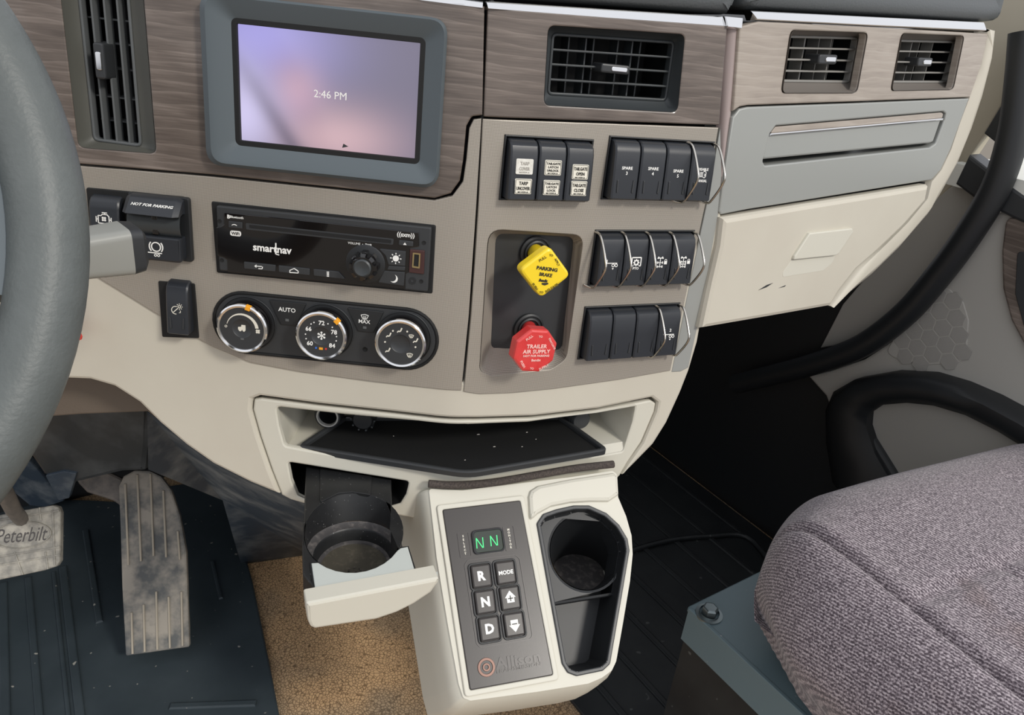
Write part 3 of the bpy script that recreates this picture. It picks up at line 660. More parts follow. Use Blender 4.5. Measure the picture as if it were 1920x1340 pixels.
t.part('back_symbol', line(RR([(398, 538), (384, 546), (398, 556)], wb), .0006, 0, 0, wb, '').prism(bar2(R_(384, 546, wb), R_(438, 550, wb), .0006), wb - .0003, wb + .0003).prism(bar2(R_(443, 552, wb), R_(440, 566, wb), .0006), wb - .0003, wb + .0003).prism(bar2(R_(440, 567, wb), R_(412, 565, wb), .0006), wb - .0003, wb + .0003), 'white', parent=b1)
t.part('home_symbol', line(RR([(644, 594), (644, 578), (676, 564), (706, 584), (706, 598)], wb), .0006, 0, 0, wb, '', True), 'white', parent=b2)
mb = MB()
for dy in (-16, -6, 4, 14): mb.prism(bar2(R_(917, 606 + dy, wb), R_(934, 608 + dy, wb), .0007), wb - .0003, wb + .0003)
t.part('menu_symbol', mb, 'white', parent=b3)
sl_ = t.part('disc_slot', MB().prism(rp(RR([(318, 228), (1412, 345), (1408, 390), (322, 276)], WG), .0012, 3), WG - .0002, WG + .0005, .0002), 'charcoal')
t.part('slot_gap', MB().prism(rp(RR([(345, 240), (1395, 352), (1392, 378), (348, 264)], WG), .0008, 3), WG, WG + .0007), 'black_deep', parent=sl_)
text(t, 'smartnav', *R_(515, 422, WG), WG, width=.0325, parent=face, bold=.025)
t.part('logo_stroke', MB().prism(bar2(R_(541, 376, WG), R_(541, 458, WG), .0011), WG - .0001, WG + .0003).prism(bar2(R_(541, 458, WG), R_(566, 464, WG), .0008), WG - .0001, WG + .0003), 'white', parent=face)
text(t, 'Bluetooth', *R_(252, 186, WG), WG, width=.0110, parent=face, bold=.01)
text(t, 'B', *R_(192, 181, WG), WG, h=.0032, parent=face, name='bluetooth_symbol', bold=.03)
wf = t.part('wifi_badge', MB().prism(rp(RR([(204, 282), (284, 290), (284, 328), (204, 320)], WG), .0018), WG, WG + .0003), 'white', parent=face)
text(t, 'WiFi', *R_(243, 305, WG), WG + .0003, width=.0068, m='ink', parent=wf, bold=.02)
text(t, '((sxm))', *R_(1501, 320, WG), WG, width=.0145, parent=face, bold=.02)
text(t, 'VOLUME  \u2022  PWR', *R_(1162, 383, WG), WG, width=.0200, parent=face)
# volume knob
t.part('knob_recess', MB().lathe([(.0166, WG - .001), (.0166, WG + .0008), (.0155, WG + .0014), (.0, WG + .0014)], 36, R_(1205, 530, WG), False), 'black')
kc = R_(1208, 527, WG); kn = MB()
prof = []
for w_, sc_ in ((WG, 1.02), (WG + .009, 1.0), (WG + .0125, .96), (WG + .0140, .84)):
    prof.append([(kc[0] + .0108 * sc_ * (1 + .11 * (1 if math.cos(a * 8) > -.25 else -1) * (1 if sc_ > .9 else .2)) * math.cos(a), kc[1] + .0108 * sc_ * (1 + .11 * (1 if math.cos(a * 8) > -.25 else -1) * (1 if sc_ > .9 else .2)) * math.sin(a), w_) for a in [2 * math.pi * i / 64 for i in range(64)]])
kb = t.part('volume_knob', kn.loft(prof, False, True), 'black_gloss')
t.part('knob_cap', MB().lathe([(.0074, WG + .013), (.0074, WG + .0155), (.0062, WG + .0164), (.004, WG + .0158), (0.0, WG + .0155)], 32, kc, False), 'vent_dark', parent=kb)
s1 = btn([(1300, 418), (1500, 438), (1496, 548), (1372, 538), (1350, 470)], 'day_button'); s2 = btn([(1340, 582), (1494, 592), (1486, 694), (1296, 668)], 'night_button'); btn([(1372, 544), (1496, 552), (1494, 582), (1362, 574)], 'button_bridge')
sc_ = R_(1427, 490, wb); mb = MB().prism(circ(*sc_, .0026, 16), wb - .0003, wb + .0003)
for i in range(8):
    a = i * math.pi / 4; mb.prism(bar2((sc_[0] + .0034 * math.cos(a), sc_[1] + .0034 * math.sin(a)), (sc_[0] + .0047 * math.cos(a), sc_[1] + .0047 * math.sin(a)), .0007), wb - .0003, wb + .0003)
t.part('sun_symbol', mb, 'white', parent=s1)
mc = R_(1412, 640, wb); mo = [(mc[0] + .0034 * math.cos(a), mc[1] + .0034 * math.sin(a)) for a in [rad(x) for x in range(-120, 61, 15)]] + [(mc[0] - .0016 + .0036 * math.cos(a), mc[1] + .0010 + .0036 * math.sin(a)) for a in [rad(x) for x in range(45, -106, -15)]]
t.part('moon_symbol', MB().prism(mo, wb - .0003, wb + .0003), 'white', parent=s2)
usb = t.part('usb_port', MB().prism(rp(RR([(1532, 420), (1642, 430), (1636, 606), (1524, 592)], WF), .001), WF - .001, WF + .0012, .0006), 'usb_brown')
t.part('usb_shell', MB().prism([rp(RR([(1556, 444), (1612, 450), (1606, 560), (1550, 552)], WF), .0004), rp(RR([(1566, 454), (1602, 458), (1597, 548), (1560, 542)], WF), .0003)], WF, WF + .0022), 'gold', parent=usb)
t.part('usb_cavity', MB().prism(RR([(1564, 452), (1604, 456), (1599, 550), (1558, 544)], WF), WF, WF + .0014), 'black_deep', parent=usb)
t.part('aux_jack', MB().lathe([(.0030, WF - .001), (.0030, WF + .0006), (.0016, WF + .0006), (.0014, WF - .001), (0, WF - .001)], 20, R_(1550, 655, WF), False), 'black')

# ================================================================== climate panel
t = Thing('climate_panel', 'black climate control panel with three chrome ringed dials', 'climate control', A, (*R_(900, 1000), 0))
c1, c2 = R_(325, 960), R_(1505, 1078)
d_ = (V(c2) - V(c1)).normalized(); nn = V((-d_.y, d_.x)); rr_ = .0292
def stadium(rr):
    a0 = math.atan2(d_.y, d_.x)
    return [(c2[0] + rr * math.cos(a0 - math.pi / 2 + math.pi * i / 16), c2[1] + rr * math.sin(a0 - math.pi / 2 + math.pi * i / 16)) for i in range(17)] + [(c1[0] + rr * math.cos(a0 + math.pi / 2 + math.pi * i / 16), c1[1] + rr * math.sin(a0 + math.pi / 2 + math.pi * i / 16)) for i in range(17)]
t.part('rim', MB().prism([stadium(rr_), stadium(rr_ - .003)], 0, .0042, .0012), 'black_deep')
t.part('face_plate', MB().prism(stadium(rr_ - .0022), -.001, .0034, .0012), 'charcoal')
WC = .0034
dials = []
for i, (x, y) in enumerate(((335, 968), (908, 1022), (1482, 1078))):
    cc = R_(x, y, WC)
    t.part('dial_well', MB().lathe([(.0250, WC - .001), (.0250, WC + .0006), (.0242, WC + .0010), (.0236, WC + .0004), (.0, WC + .0004)], 48, cc, False), 'black')
    H0 = WC + .0155
    base = t.part('dial', MB().lathe([(.0215, WC), (.0212, H0 - .004), (.0208, H0 - .002)], 48, cc, False), 'black_gloss')
    t.part('chrome_ring', MB().lathe([(.0208, H0 - .004), (.0222, H0 - .003), (.0220, H0 - .0008), (.0208, H0 + .0002), (.0192, H0 - .0002), (.0188, H0 - .001)], 56, cc, False), 'chrome', parent=base)
    fc = t.part('dial_face', MB().lathe([(.0192, H0 - .002), (.0190, H0 - .0008), (.0085, H0 - .0012), (.0078, H0 - .0018), (.003, H0 - .0024), (0, H0 - .0025)], 40, cc, False), 'charcoal', parent=base)
    dials.append((cc, H0 - .0009, fc, base))
def polar(c, r, a): return (c[0] + r * math.cos(rad(a)), c[1] + r * math.sin(rad(a)))
def ptr(cc, a, base, w):
    p = polar(cc, .0206, a); t.part('pointer', MB().prism(bar2(polar(cc, .0184, a), polar(cc, .0226, a), .0042), w - .002, w + .0022, .0006), 'orange', parent=base)
ptr(dials[0][0], 73, dials[0][3], dials[0][1]); ptr(dials[1][0], 48, dials[1][3], dials[1][1])
cc, wz, fc, _b = dials[0]
arc = [polar(cc, .0138 + .0011 * 0, a) for a in range(160, 9, -10)]
mb = MB(); 
for i in range(15):
    a0, a1 = 165 - i * 10.5, 165 - (i + 1) * 10.5; th0, th1 = .0002 + .0012 * i / 15, .0002 + .0012 * (i + 1) / 15
    mb.prism([polar(cc, .0132 - th0, a0), polar(cc, .0132 - th1, a1), polar(cc, .0132 + th1, a1), polar(cc, .0132 + th0, a0)], wz - .0002, wz + .0003)
t.part('fan_scale', mb, 'plate', parent=fc)
text(t, 'o', *polar(cc, .0138, 176), wz, h=.0022, m='plate', parent=fc)
def fan(cx_, cy_, r):
    mb_ = MB()
    for a in (45, 135, 225, 315): mb_.prism(circ(cx_ + r * .55 * math.cos(rad(a)), cy_ + r * .55 * math.sin(rad(a)), r * .42, 10), wz - .0002, wz + .0003)
    return mb_
t.part('fan_symbol', fan(*polar(cc, .0138, -4), .0022), 'plate', parent=fc)
wz0 = wz - .0012
x0, y0 = cc
t.part('truck_symbol', MB().prism([(x0 - .0038, y0 - .0016), (x0 + .0026, y0 - .0016), (x0 + .0026, y0 + .0030), (x0 - .0008, y0 + .0030), (x0 - .0012, y0 + .0012), (x0 - .0038, y0 + .0008)], wz0 - .0006, wz0).prism(circ(x0 - .002, y0 - .0018, .0012, 10), wz0 - .0006, wz0 + .0001).prism(circ(x0 + .0012, y0 - .0018, .0012, 10), wz0 - .0006, wz0 + .0001), 'plate', parent=fc)
t.part('indicator', MB().prism(rp(rect(x0 - .0014, x0 + .0014, y0 - .0102, y0 - .0086), .0004, 2), wz - .0002, wz + .0002), 'vent_grey', parent=fc)
cc, wz, fc, _b = dials[1]
for s_, a in (('72', 88), ('66', 152), ('78', 24), ('60', 218), ('84', 322)): text(t, s_, *polar(cc, .0122, a), wz, h=.0040, parent=fc, bold=.02)
mb = MB()
for a in (117, 130, 64, 44, 178, 196, 5, -12): mb.prism(circ(*polar(cc, .0134, a), .0006, 8), wz - .0002, wz + .0003)
t.part('scale_dots', mb, 'white', parent=fc)
mb = MB()
for i in range(3): mb.prism(bar2(polar(cc, .0032, i * 60 + 30), polar(cc, .0032, i * 60 + 210), .0007), wz - .0022, wz - .0012)
for i in range(6): mb.prism(circ(*polar(cc, .0029, i * 60 + 30), .0009, 8), wz - .0022, wz - .0011)
t.part('snowflake_symbol', mb, 'white', parent=fc)
t.part('cold_mark', MB().prism(circ(*polar(cc, .0120, 249), .0009, 10), wz - .0002, wz + .0003), 'blue_ink', parent=fc)
p = polar(cc, .0114, 270); t.part('heat_mark', MB().prism(rect(p[0] - .0016, p[0] + .0016, p[1] - .001, p[1] + .001), wz - .0002, wz + .0003), 'orange', parent=fc)
t.part('hot_mark', MB().prism(circ(*polar(cc, .0120, 291), .0009, 10), wz - .0002, wz + .0003), 'red', parent=fc)
cc, wz, fc, _b = dials[2]
def seat_sym(c, s_=1):
    x_, y_ = c
    return MB().prism(circ(x_ + .0016 * s_, y_ + .0016, .0007, 8), wz - .0002, wz + .0003).prism(bar2((x_ + .0014 * s_, y_ + .0010), (x_ + .0006 * s_, y_ - .0010), .0011), wz - .0002, wz + .0003).prism(bar2((x_ + .0006 * s_, y_ - .0010), (x_ - .0014 * s_, y_ - .0010), .001), wz - .0002, wz + .0003).prism(bar2((x_ - .0014 * s_, y_ - .0010), (x_ - .002 * s_, y_ - .0022), .0008), wz - .0002, wz + .0003)
def wind_sym(c, k=1.0):
    x_, y_ = c
    mb_ = line([(x_ - .0026 * k, y_ + .0012 * k), (x_, y_ + .0018 * k), (x_ + .0026 * k, y_ + .0012 * k), (x_ + .0014 * k, y_ - .0014 * k), (x_ - .0014 * k, y_ - .0014 * k)], .0005, 0, 0, wz, '', True)
    for dx in (-.0008, 0, .0008): mb_.prism(bar2((x_ + dx * k, y_ + .0006 * k), (x_ + dx * k, y_ - .0022 * k), .00035), wz - .0002, wz + .0003)
    return mb_
for a in (95, 145, 213): t.part('airflow_symbol', seat_sym(polar(cc, .0125, a)), 'plate', parent=fc)
t.part('airflow_symbol', seat_sym(polar(cc, .0138, 20)), 'plate', parent=fc)
t.part('defrost_symbol', wind_sym(polar(cc, .0122, 42), .8), 'plate', parent=fc)
t.part('defrost_symbol', wind_sym(polar(cc, .0128, 312)), 'plate', parent=fc)
mb = MB()
for a in (121, 66, 178, -6): mb.prism(circ(*polar(cc, .0132, a), .0008, 8), wz - .0002, wz + .0003)
t.part('scale_dots', mb, 'plate', parent=fc)
au = t.part('auto_button', MB().prism(rp(RR([(488, 795), (768, 824), (692, 992), (576, 978)], WC + .001), .0012), WC - .001, WC + .0012, .0006), 'black')
text(t, 'AUTO', *R_(626, 866, WC), WC + .0012, width=.0150, parent=au, bold=.01)
mx_ = t.part('defrost_button', MB().prism(rp(RR([(1066, 853), (1342, 884), (1262, 1042), (1146, 1028)], WC + .001), .0012), WC - .001, WC + .0012, .0006), 'black')
text(t, 'MAX', *R_(1198, 953, WC), WC + .0012, width=.0100, parent=mx_, bold=.01)
wz = WC + .0013; t.part('defrost_symbol', wind_sym(R_(1200, 918, WC), 1.25), 'white', parent=mx_)
for x, y, p in ((628, 942, au), (1200, 997, mx_)):
    c = R_(x, y, WC); t.part('indicator', MB().prism(rp(rect(c[0] - .0015, c[0] + .0015, c[1] - .0011, c[1] + .0011), .0003, 2), WC, WC + .0015), 'vent_grey', parent=p)
t.part('sensor_hole', MB().lathe([(.0022, WC), (.0020, WC + .0006), (.0012, WC + .0002), (0, WC + .0001)], 16, R_(1200, 1162, WC), False), 'black_deep')

# ================================================================== rocker switches
HB, HT = .0150, .0120
def rocker_profile(H): return [(.0, -.004), (.0, HB - .002), (.012 * 0 + .0012, HB), (.5 * H, (HB + HT) / 2 + .0002), (.80 * H, HT + .0004), (.90 * H, HT - .0012), (.965 * H, HT - .0045), (H, HT - .0100), (H, -.004)]
def make_rocker(fr, u0, u1, v0, v1, label, group=None, name='rocker_switch'):
    H = v1 - v0; pr = rocker_profile(H); b = .0013
    t_ = Thing(name, label, 'switch', fr, ((u0 + u1) / 2, v0, 0), group)
    def sec(u, k): return [(u, v0 + (v if k == 1 else min(max(v, .0010), H - .0010)), w if w < 0 else (w if k == 1 else w - .0012)) for v, w in pr]
    t_.part('rocker', MB().loft([sec(u0, 0), sec(u0 + b, 1), sec(u1 - b, 1), sec(u1, 0)], True, True), 'switch', sharp=28)
    # face frame: x right, y up along the face, origin at the face centre
    pb, pt = V((v0 + .0012, HB)), V((v0 + .80 * H, HT + .0004)); m_ = (pb + pt) / 2
    y = fr.y * (pt.x - pb.x) + fr.n * (pt.y - pb.y)
    t_.face = Fr(fr.P((u0 + u1) / 2, m_.x, m_.y + .0001), fr.x, y); t_.fl = (pt - pb).length; t_.fw = u1 - u0
    return t_
def fpart(t_, name, mb_, m, parent=None):          # a part modelled in the switch's face frame
    mb_.v = [t_.fr.loc(t_.face.P(*p)) for p in mb_.v]
    return t_.part(name, mb_, m, parent)
def grip(t_):
    w2, l2 = t_.fw * .34, t_.fl
    mb_ = MB()
    for s_ in (-1, 1): mb_.prism(rp([(s_ * w2, -.10 * l2), (s_ * (w2 - .0011), -.08 * l2), (s_ * (w2 - .0018), -.36 * l2), (s_ * (w2 - .0004), -.38 * l2)], .0004, 2), -.0002, .0008, .0003)
    return fpart(t_, 'grip_ridges', mb_, 'charcoal')
def ftext(t_, s_, y, width=None, h=None, m='white', x=0, parent=None, bold=.02, w=.0002): text(t_, s_, x, y * t_.fl, w, h=h, width=width, m=m, parent=parent, fr=t_.face, bold=bold)
def guard(t_, fr, u, v0, v1, hook=-.006):
    H = v1 - v0
    P = [fr.P(u + hook * .3, v1 + .0005, .002), fr.P(u, v1 - .002, .010), fr.P(u, v0 + .62 * H, HT + .0105), fr.P(u, v0 + .40 * H, HB + .0105), fr.P(u - .0005, v0 + .02 * H, HB - .001), fr.P(u + hook * .25, v0 - .0022, HB - .006), fr.P(u + hook, v0 - .0012, .003)]
    pth = [t_.fr.loc(p) for p in smooth_path(P, 5)]
    return t_.part('wire_guard', MB().tube(pth, .0011, 8), 'wire')
def bankcells(key, n, g=.0006):
    fr, u0, u1, v0, v1 = banks[key]; m = .0016; w = (u1 - u0 - 2 * m) / n
    return [(fr, u0 + m + i * w + g, u0 + m + (i + 1) * w - g, v0 + m, v1 - m) for i in range(n)]
def housing(key, lab):
    fr, u0, u1, v0, v1 = banks[key]
    r, ri = rect(u0 - .0006, u1 + .0006, v0 - .0006, v1 + .0006), rect(u0 + .001, u1 - .001, v0 + .001, v1 - .001)
    D.part('switch_housing', MB().prism([r, ri], -.012, .0036, .0006), 'black', fn=lambda a, b, c: fr.P(a, b, c), label=lab)
    D.part('switch_housing', MB().prism(r, -.014, -.006), 'black_deep', fn=lambda a, b, c: fr.P(a, b, c))
housing('tailgate', 'black frame of three tarp and tailgate switches'); housing('spare', 'black frame of four spare switches'); housing('axle', 'black frame of four guarded axle switches'); housing('blank', 'black frame of the lowest switch row')
cells = bankcells('tailgate', 3)
spec = [('black rocker switch with metal plates TARP COVER and TARP UNCOVER', ('TARP\nCOVER', 'TARP\nUNCOVER'), (.20, -.22)), ('black rocker switch with metal plates TAILGATE LATCH UNLOCK and LOCK', ('TAILGATE\nLATCH\nUNLOCK', 'TAILGATE\nLATCH\nLOCK'), (.20, -.23)),
        ('black rocker switch with metal plates TAILGATE OPEN and CLOSE', ('TAILGATE\nOPEN', 'TAILGATE\nCLOSE'), (.13, -.23))]
for i, (ce, (lab, txt, ys)) in enumerate(zip(cells, spec)):
    s = make_rocker(*ce, lab, 'tarp and tailgate switches'); grip(s)
    for j, (tx, yy) in enumerate(zip(txt, ys)):
        pw_, ph = s.fw * .31, .0061
        pl = fpart(s, 'label_plate', MB().prism(rp(rect(-pw_, pw_, yy * s.fl - ph, yy * s.fl + ph), .0012), -.0002, .0008, .0002), 'plate_worn' if (i == 0 and j == 0) else 'plate')
        ink = 'pale_ink' if (i == 0 and j == 0) else 'ink'
        if not (i == 0 and j == 0): fpart(s, 'plate_border', MB().prism([rp(rect(-pw_ + .0006, pw_ - .0006, yy * s.fl - ph + .0006, yy * s.fl + ph - .0006), .0008), rp(rect(-pw_ + .0009, pw_ - .0009, yy * s.fl - ph + .0009, yy * s.fl + ph - .0009), .0006)], .0006, .00095), 'ink', parent=pl)
        lines = tx.split('\n'); k = len(lines)
        for a, ls in enumerate(lines):
            yy2 = yy + (.0046 - (a + .5) * .0082 / k) / s.fl
            ftext(s, ls, yy2, width=(2 * pw_ - .0026) * min(1, (len(ls) + 2) / 9.5), h=.0074 / k * .72, m=ink, parent=pl, w=.0009)
        ftext(s, 'M11929-A', yy - (ph - .0016) / s.fl, width=pw_ * 1.2, h=.0011, m=ink, parent=pl, w=.0009, bold=.005)
cells = bankcells('spare', 4)
for i, num in enumerate('345'):
    s = make_rocker(*cells[i], ('leftmost of the three black SPARE rocker switches, marked 3', 'middle of the three black SPARE rocker switches, marked 4', 'SPARE rocker switch next to the guarded DISABLE switch, marked 5')[i], 'spare switches'); grip(s)
    yy = (.17, .18, .15)[i]; ftext(s, 'SPARE', yy, width=.0106, h=.0026); ftext(s, num, yy - .11, h=.0028)
s = make_rocker(*cells[3], 'wire guarded black rocker switch marked DISABLE MANUAL', 'spare switches'); grip(s)
ftext(s, 'DISABLE', .21, width=.0112, h=.0024); ftext(s, 'MANUAL', -.05, width=.0112, h=.0024)
mb = MB()
for a in range(4): mb.prism(bar2((-.0030, .075 * s.fl + .0012 * (a - 1)), (.0006, .075 * s.fl + .0012 * (a - 1)), .0006), 0, .0004)
for a, b, c, d in ((.0008, .003, .0024, .0036), (.0024, .0036, .0036, .0022), (.0036, .0022, .0036, -.0010), (.0036, -.001, .0024, -.0024), (.0024, -.0024, .0008, -.0018), (.002, .0012, .003, .0002), (.003, .0002, .002, -.0008)): mb.prism(bar2((a, .08 * s.fl + b), (c, .08 * s.fl + d), .0006), 0, .0004)
fpart(s, 'exhaust_symbol', mb, 'white')
fr, u0, u1, v0, v1 = cells[3]; guard(s, fr, u0 - .0006, v0, v1, -.008); guard(s, fr, u1 + .0030, v0, v1)
cells = bankcells('axle', 4)
labs = ['wire guarded black rocker switch with trailer lift symbol, nearest the yellow knob', 'wire guarded black rocker switch marked PTO', 'wire guarded axle lock rocker switch right of the PTO switch', 'wire guarded axle lock rocker switch nearest the glove box']
def axle_sym(k):
    mb_ = MB(); Y = .06 * s.fl
    mb_.prism(bar2((-.002, Y + .0042), (.002, Y + .0042), .0008), 0, .0004).prism(bar2((-.0030, Y + .0036), (-.0018, Y + .0054), .0012), 0, .0004).prism(bar2((.0030, Y + .0036), (.0018, Y + .0054), .0012), 0, .0004).prism(bar2((0, Y + .0042), (0, Y - .0044), .0007), 0, .0004)
    for yy in ((0, -.0038) if k == 0 else (.0004, -.0018, -.0042)):
        mb_.prism(bar2((-.0026, Y + yy), (.0026, Y + yy), .0006), 0, .0004)
        for sx2 in (-1, 1): mb_.prism(rect(sx2 * .0026 - .0006, sx2 * .0026 + .0006, Y + yy - .0010, Y + yy + .0010), 0, .0004)
        mb_.prism(circ(0, Y + yy, .0008, 8), 0, .0004)
    mb_.prism(rect(.0044, .0076, Y - .0016, Y + .0014), 0, .0004).prism([circ(.006, Y + .0018, .0014, 12), circ(.006, Y + .0018, .0009, 12)], 0, .0004)
    return mb_
def lift_sym(Y):
    mb_ = MB().prism(bar2((-.0062, Y + .0042), (-.0062, Y - .0006), .0007), 0, .0004).prism(bar2((-.0062, Y - .0006), (.0056, Y - .0006), .0007), 0, .0004).prism(rect(-.0062, -.0046, Y - .0004, Y + .0026), 0, .0004)
    for x in (.0016, .0048): mb_.prism([circ(x, Y - .0026, .0016, 12), circ(x, Y - .0026, .0010, 12)], 0, .0004)
    mb_.prism([(.0006, Y - .005), (.0026, Y - .005), (.0016, Y - .0066)], 0, .0004)
    return mb_
for i, ce in enumerate(cells):
    s = make_rocker(*ce, labs[i], 'guarded axle switches'); grip(s); fr, u0, u1, v0, v1 = ce
    if i == 0: fpart(s, 'lift_symbol', lift_sym(.08 * s.fl), 'white')
    elif i == 1:
        Y = .07 * s.fl
        mb = MB().prism([circ(0, Y, .0026, 14), circ(0, Y, .0014, 14)], 0, .0004)
        for a in range(8): mb.prism(bar2((.0024 * math.cos(a * .785), Y + .0024 * math.sin(a * .785)), (.0033 * math.cos(a * .785), Y + .0033 * math.sin(a * .785)), .0010), 0, .0004)
        for a, b, c, d in ((-.0048, -.0030, -.0048, .0046), (-.0048, .0046, .0048, .0046), (.0048, .0046, .0048, -.0030), (-.0048, -.003, -.003, -.003), (.0048, -.003, .003, -.003)): mb.prism(bar2((a, Y + b), (c, Y + d), .0010), 0, .0004)
        fpart(s, 'power_takeoff_symbol', mb, 'white'); ftext(s, 'PTO', -.075, width=.0062, h=.0023)
    else: fpart(s, 'axle_lock_symbol', axle_sym(i - 2), 'white')
    guard(s, fr, u0 - .0006, v0, v1)
    if i == 3: guard(s, fr, u1 + .0028, v0, v1)
cells = bankcells('blank', 4)
labs = ['blank black rocker switch nearest the red knob', 'blank black rocker switch in the middle of the lowest row', 'blank black rocker switch beside the guarded switch marked 2']
for i in range(3): s = make_rocker(*cells[i], labs[i], 'lowest row switches'); grip(s)
s = make_rocker(*cells[3], 'wire guarded black rocker switch with trailer symbol and number 2', 'lowest row switches'); grip(s)
fpart(s, 'lift_symbol', lift_sym(.08 * s.fl), 'white'); ftext(s, '2', .18, h=.0030, x=.001)
fr, u0, u1, v0, v1 = cells[3]; guard(s, fr, u0 - .0006, v0, v1); guard(s, fr, u1 + .0028, v0, v1)

# switches beside the steering wheel
S5 = lambda x, y, w=0: A.hit(*q(5, (x, y))[0], w)
def S5s(pts, w=0): return [S5(a, b, w) for a, b in pts]
D.part('switch_housing', MB().prism([rp(S5s([(553, 168), (1172, 226), (1212, 610), (640, 640), (590, 560)]), .002)], 0, .0034, .0008), 'black_deep', fn=lambda a, b, c: A.P(a, b, c), label='black frame of the brake switches by the wheel')
a0, a1 = S5(585, 195, .01), S5(770, 640, .01)
h0 = S5(580, 200, .004); h1 = S5(760, 420, .012); hb = S5(600, 600, .012)
s = make_rocker(A, h0[0], h1[0] - .0008, hb[1] - .002, h0[1] - .001, 'black rocker switch with engine symbol beside the steering wheel')
Y = .30 * s.fl
mb = MB()
for a, b, c, d in ((-.0045, -.0032, .0045, -.0032), (-.0045, -.0032, -.0045, .003), (-.0045, .003, -.002, .003), (-.002, .003, -.001, .0042), (-.001, .0042, .003, .0042), (.003, .0042, .0045, .0026), (.0045, .0026, .0045, -.0032), (-.0062, .0022, -.0062, -.0024), (-.0062, 0, -.0045, 0), (.0062, .002, .0062, -.003), (.0045, 0, .0062, 0), (-.0012, .0056, .003, .0056), (.001, .0042, .001, .0056)): mb.prism(bar2((a, Y + b), (c, Y + d), .0007), 0, .0004)
for a in (45, 135, 225, 315): mb.prism(circ(.0002 + .0013 * math.cos(rad(a)), Y + .0004 + .0013 * math.sin(rad(a)), .0009, 8), 0, .0004)
fpart(s, 'engine_symbol', mb, 'white')
# trailer brake paddle
c = S5(960, 420)
t = Thing('trailer_brake_switch', 'black hooded paddle switch marked NOT FOR PARKING', 'switch', A, (*c, 0))
tl, tr = S5(800, 205, .006), S5(1140, 228, .006); vb = S5(1000, 628, .012)[1]; ub0, ub1 = tl[0] + .001, tr[0] + .002
vt = (tl[1] + tr[1]) / 2; vh = S5(950, 345, .02)[1]; vl = S5(960, 478, .016)[1]
t.part('body', MB().prism(rp(rect(ub0 - .001, ub1 + .004, vb - .001, vt), .003), 0, .006, .001), 'black')
HH = vt - vh
pr = [(vt, .004), (vt - .06 * HH, .0095), (vt - .20 * HH, .0125), (vh + .14 * HH, .0205), (vh, .0222), (vh - .001, .020), (vh + .001, .012), (vh, .004)]
def sec(u, k): return [(u, vh + (v - vh) * (1 if k == 1 else .86), .004 + (w - .004) * (1 if k == 1 else .8)) for v, w in pr]
hood = t.part('hood', MB().loft([sec(ub0, 0), sec(ub0 + .004, 1), sec(ub1 - .004, 1), sec(ub1, 0)], True, True), 'switch', sharp=28)
pa, pb2 = V((vt - .20 * HH, .0125)), V((vh + .14 * HH, .0205)); m_ = (pa + pb2) / 2
hf = Fr(A.P((ub0 + ub1) / 2, m_.x, m_.y + .0002), A.x, A.y * (pa.x - pb2.x) + A.n * (pa.y - pb2.y))
text(t, 'NOT FOR PARKING', .001, .0005, .0001, width=.0345, h=.0026, parent=hood, fr=hf, bold=.02, shear=.25)
bc = (vh + vl) / 2; mb = MB(); rB = (vh - vl) * .62
mb.loft([[(u, bc + rB * math.cos(a), .007 + rB * .7 * math.sin(a)) for a in [math.pi * i / 14 for i in range(15)]] for u in (ub0 + .001, ub1 - .001)], closed=False)
t.part('barrel', mb, 'vent_dark')
um = (ub0 + ub1) / 2 + .001
t.part('barrel_slot', MB().prism(rp(rect(um - .0028, um + .0028, vl + .001, vh - .001), .001), .006, .0145, .001), 'black_gloss')
pd = t.part('paddle', MB().prism(rp(rect(ub0 - .001, ub1 - .001, vb, vl), [.003, .004, .001, .001]), .004, .016, .0018), 'switch')
yc_ = (vb + vl) / 2 + .0018; xc_ = um + .0005
mb = MB().prism([circ(xc_, yc_, .0042, 24), circ(xc_, yc_, .0033, 24)], .0158, .0164)
for s_ in (-1, 1):
    ar = [(xc_ + .0056 * math.cos(rad(a)), yc_ + .0056 * math.sin(rad(a))) for a in (range(-42, 43, 12) if s_ > 0 else range(138, 223, 12))]
    for a, b in zip(ar, ar[1:]): mb.prism(bar2(a, b, .0009), .0158, .0164)
mb.prism(bar2((xc_ - .009, yc_ - .0052), (xc_ + .0045, yc_ - .0052), .0008), .0158, .0164)
for dx in (-.001, .0016): mb.prism([circ(xc_ + dx, yc_ - .0072, .0012, 12), circ(xc_ + dx, yc_ - .0072, .0007, 12)], .0158, .0164)
t.part('brake_symbol', mb, 'white', parent=pd)
# dimmer switch
dq = S5s([(1003, 753), (1232, 770), (1258, 1112), (1028, 1104)])
D.part('switch_housing', MB().prism([rp(dq, .0015)], -.001, .0032, .0006), 'black_deep', fn=lambda a, b, c: A.P(a, b, c), label='black frame of the dimmer switch')
f0, f1 = S5(1032, 790, HT), S5(1168, 1098, HB)
s = make_rocker(A, f0[0] + .0005, f1[0] + .002, f1[1] - .001, f0[1] + .004, 'small black dimmer rocker switch below the NOT FOR PARKING paddle'); grip(s)
Y = .12 * s.fl; mb = MB()
for a in range(80, 261, 20):
    p0, p1 = (-.0008 + .0034 * math.cos(rad(a)), Y - .0012 + .0034 * math.sin(rad(a))), (-.0008 + .0034 * math.cos(rad(a + 20)), Y - .0012 + .0034 * math.sin(rad(a + 20))); mb.prism(bar2(p0, p1, .0006), 0, .0004)
mb.prism(bar2((-.0026, Y - .003), (.001, Y + .0004), .0007), 0, .0004).prism([circ(.0026, Y + .0022, .0013, 12), circ(.0026, Y + .0022, .0008, 12)], 0, .0004)
for i in range(8): a = i * math.pi / 4; mb.prism(bar2((.0026 + .0018 * math.cos(a), Y + .0022 + .0018 * math.sin(a)), (.0026 + .0028 * math.cos(a), Y + .0022 + .0028 * math.sin(a)), .0005), 0, .0004)
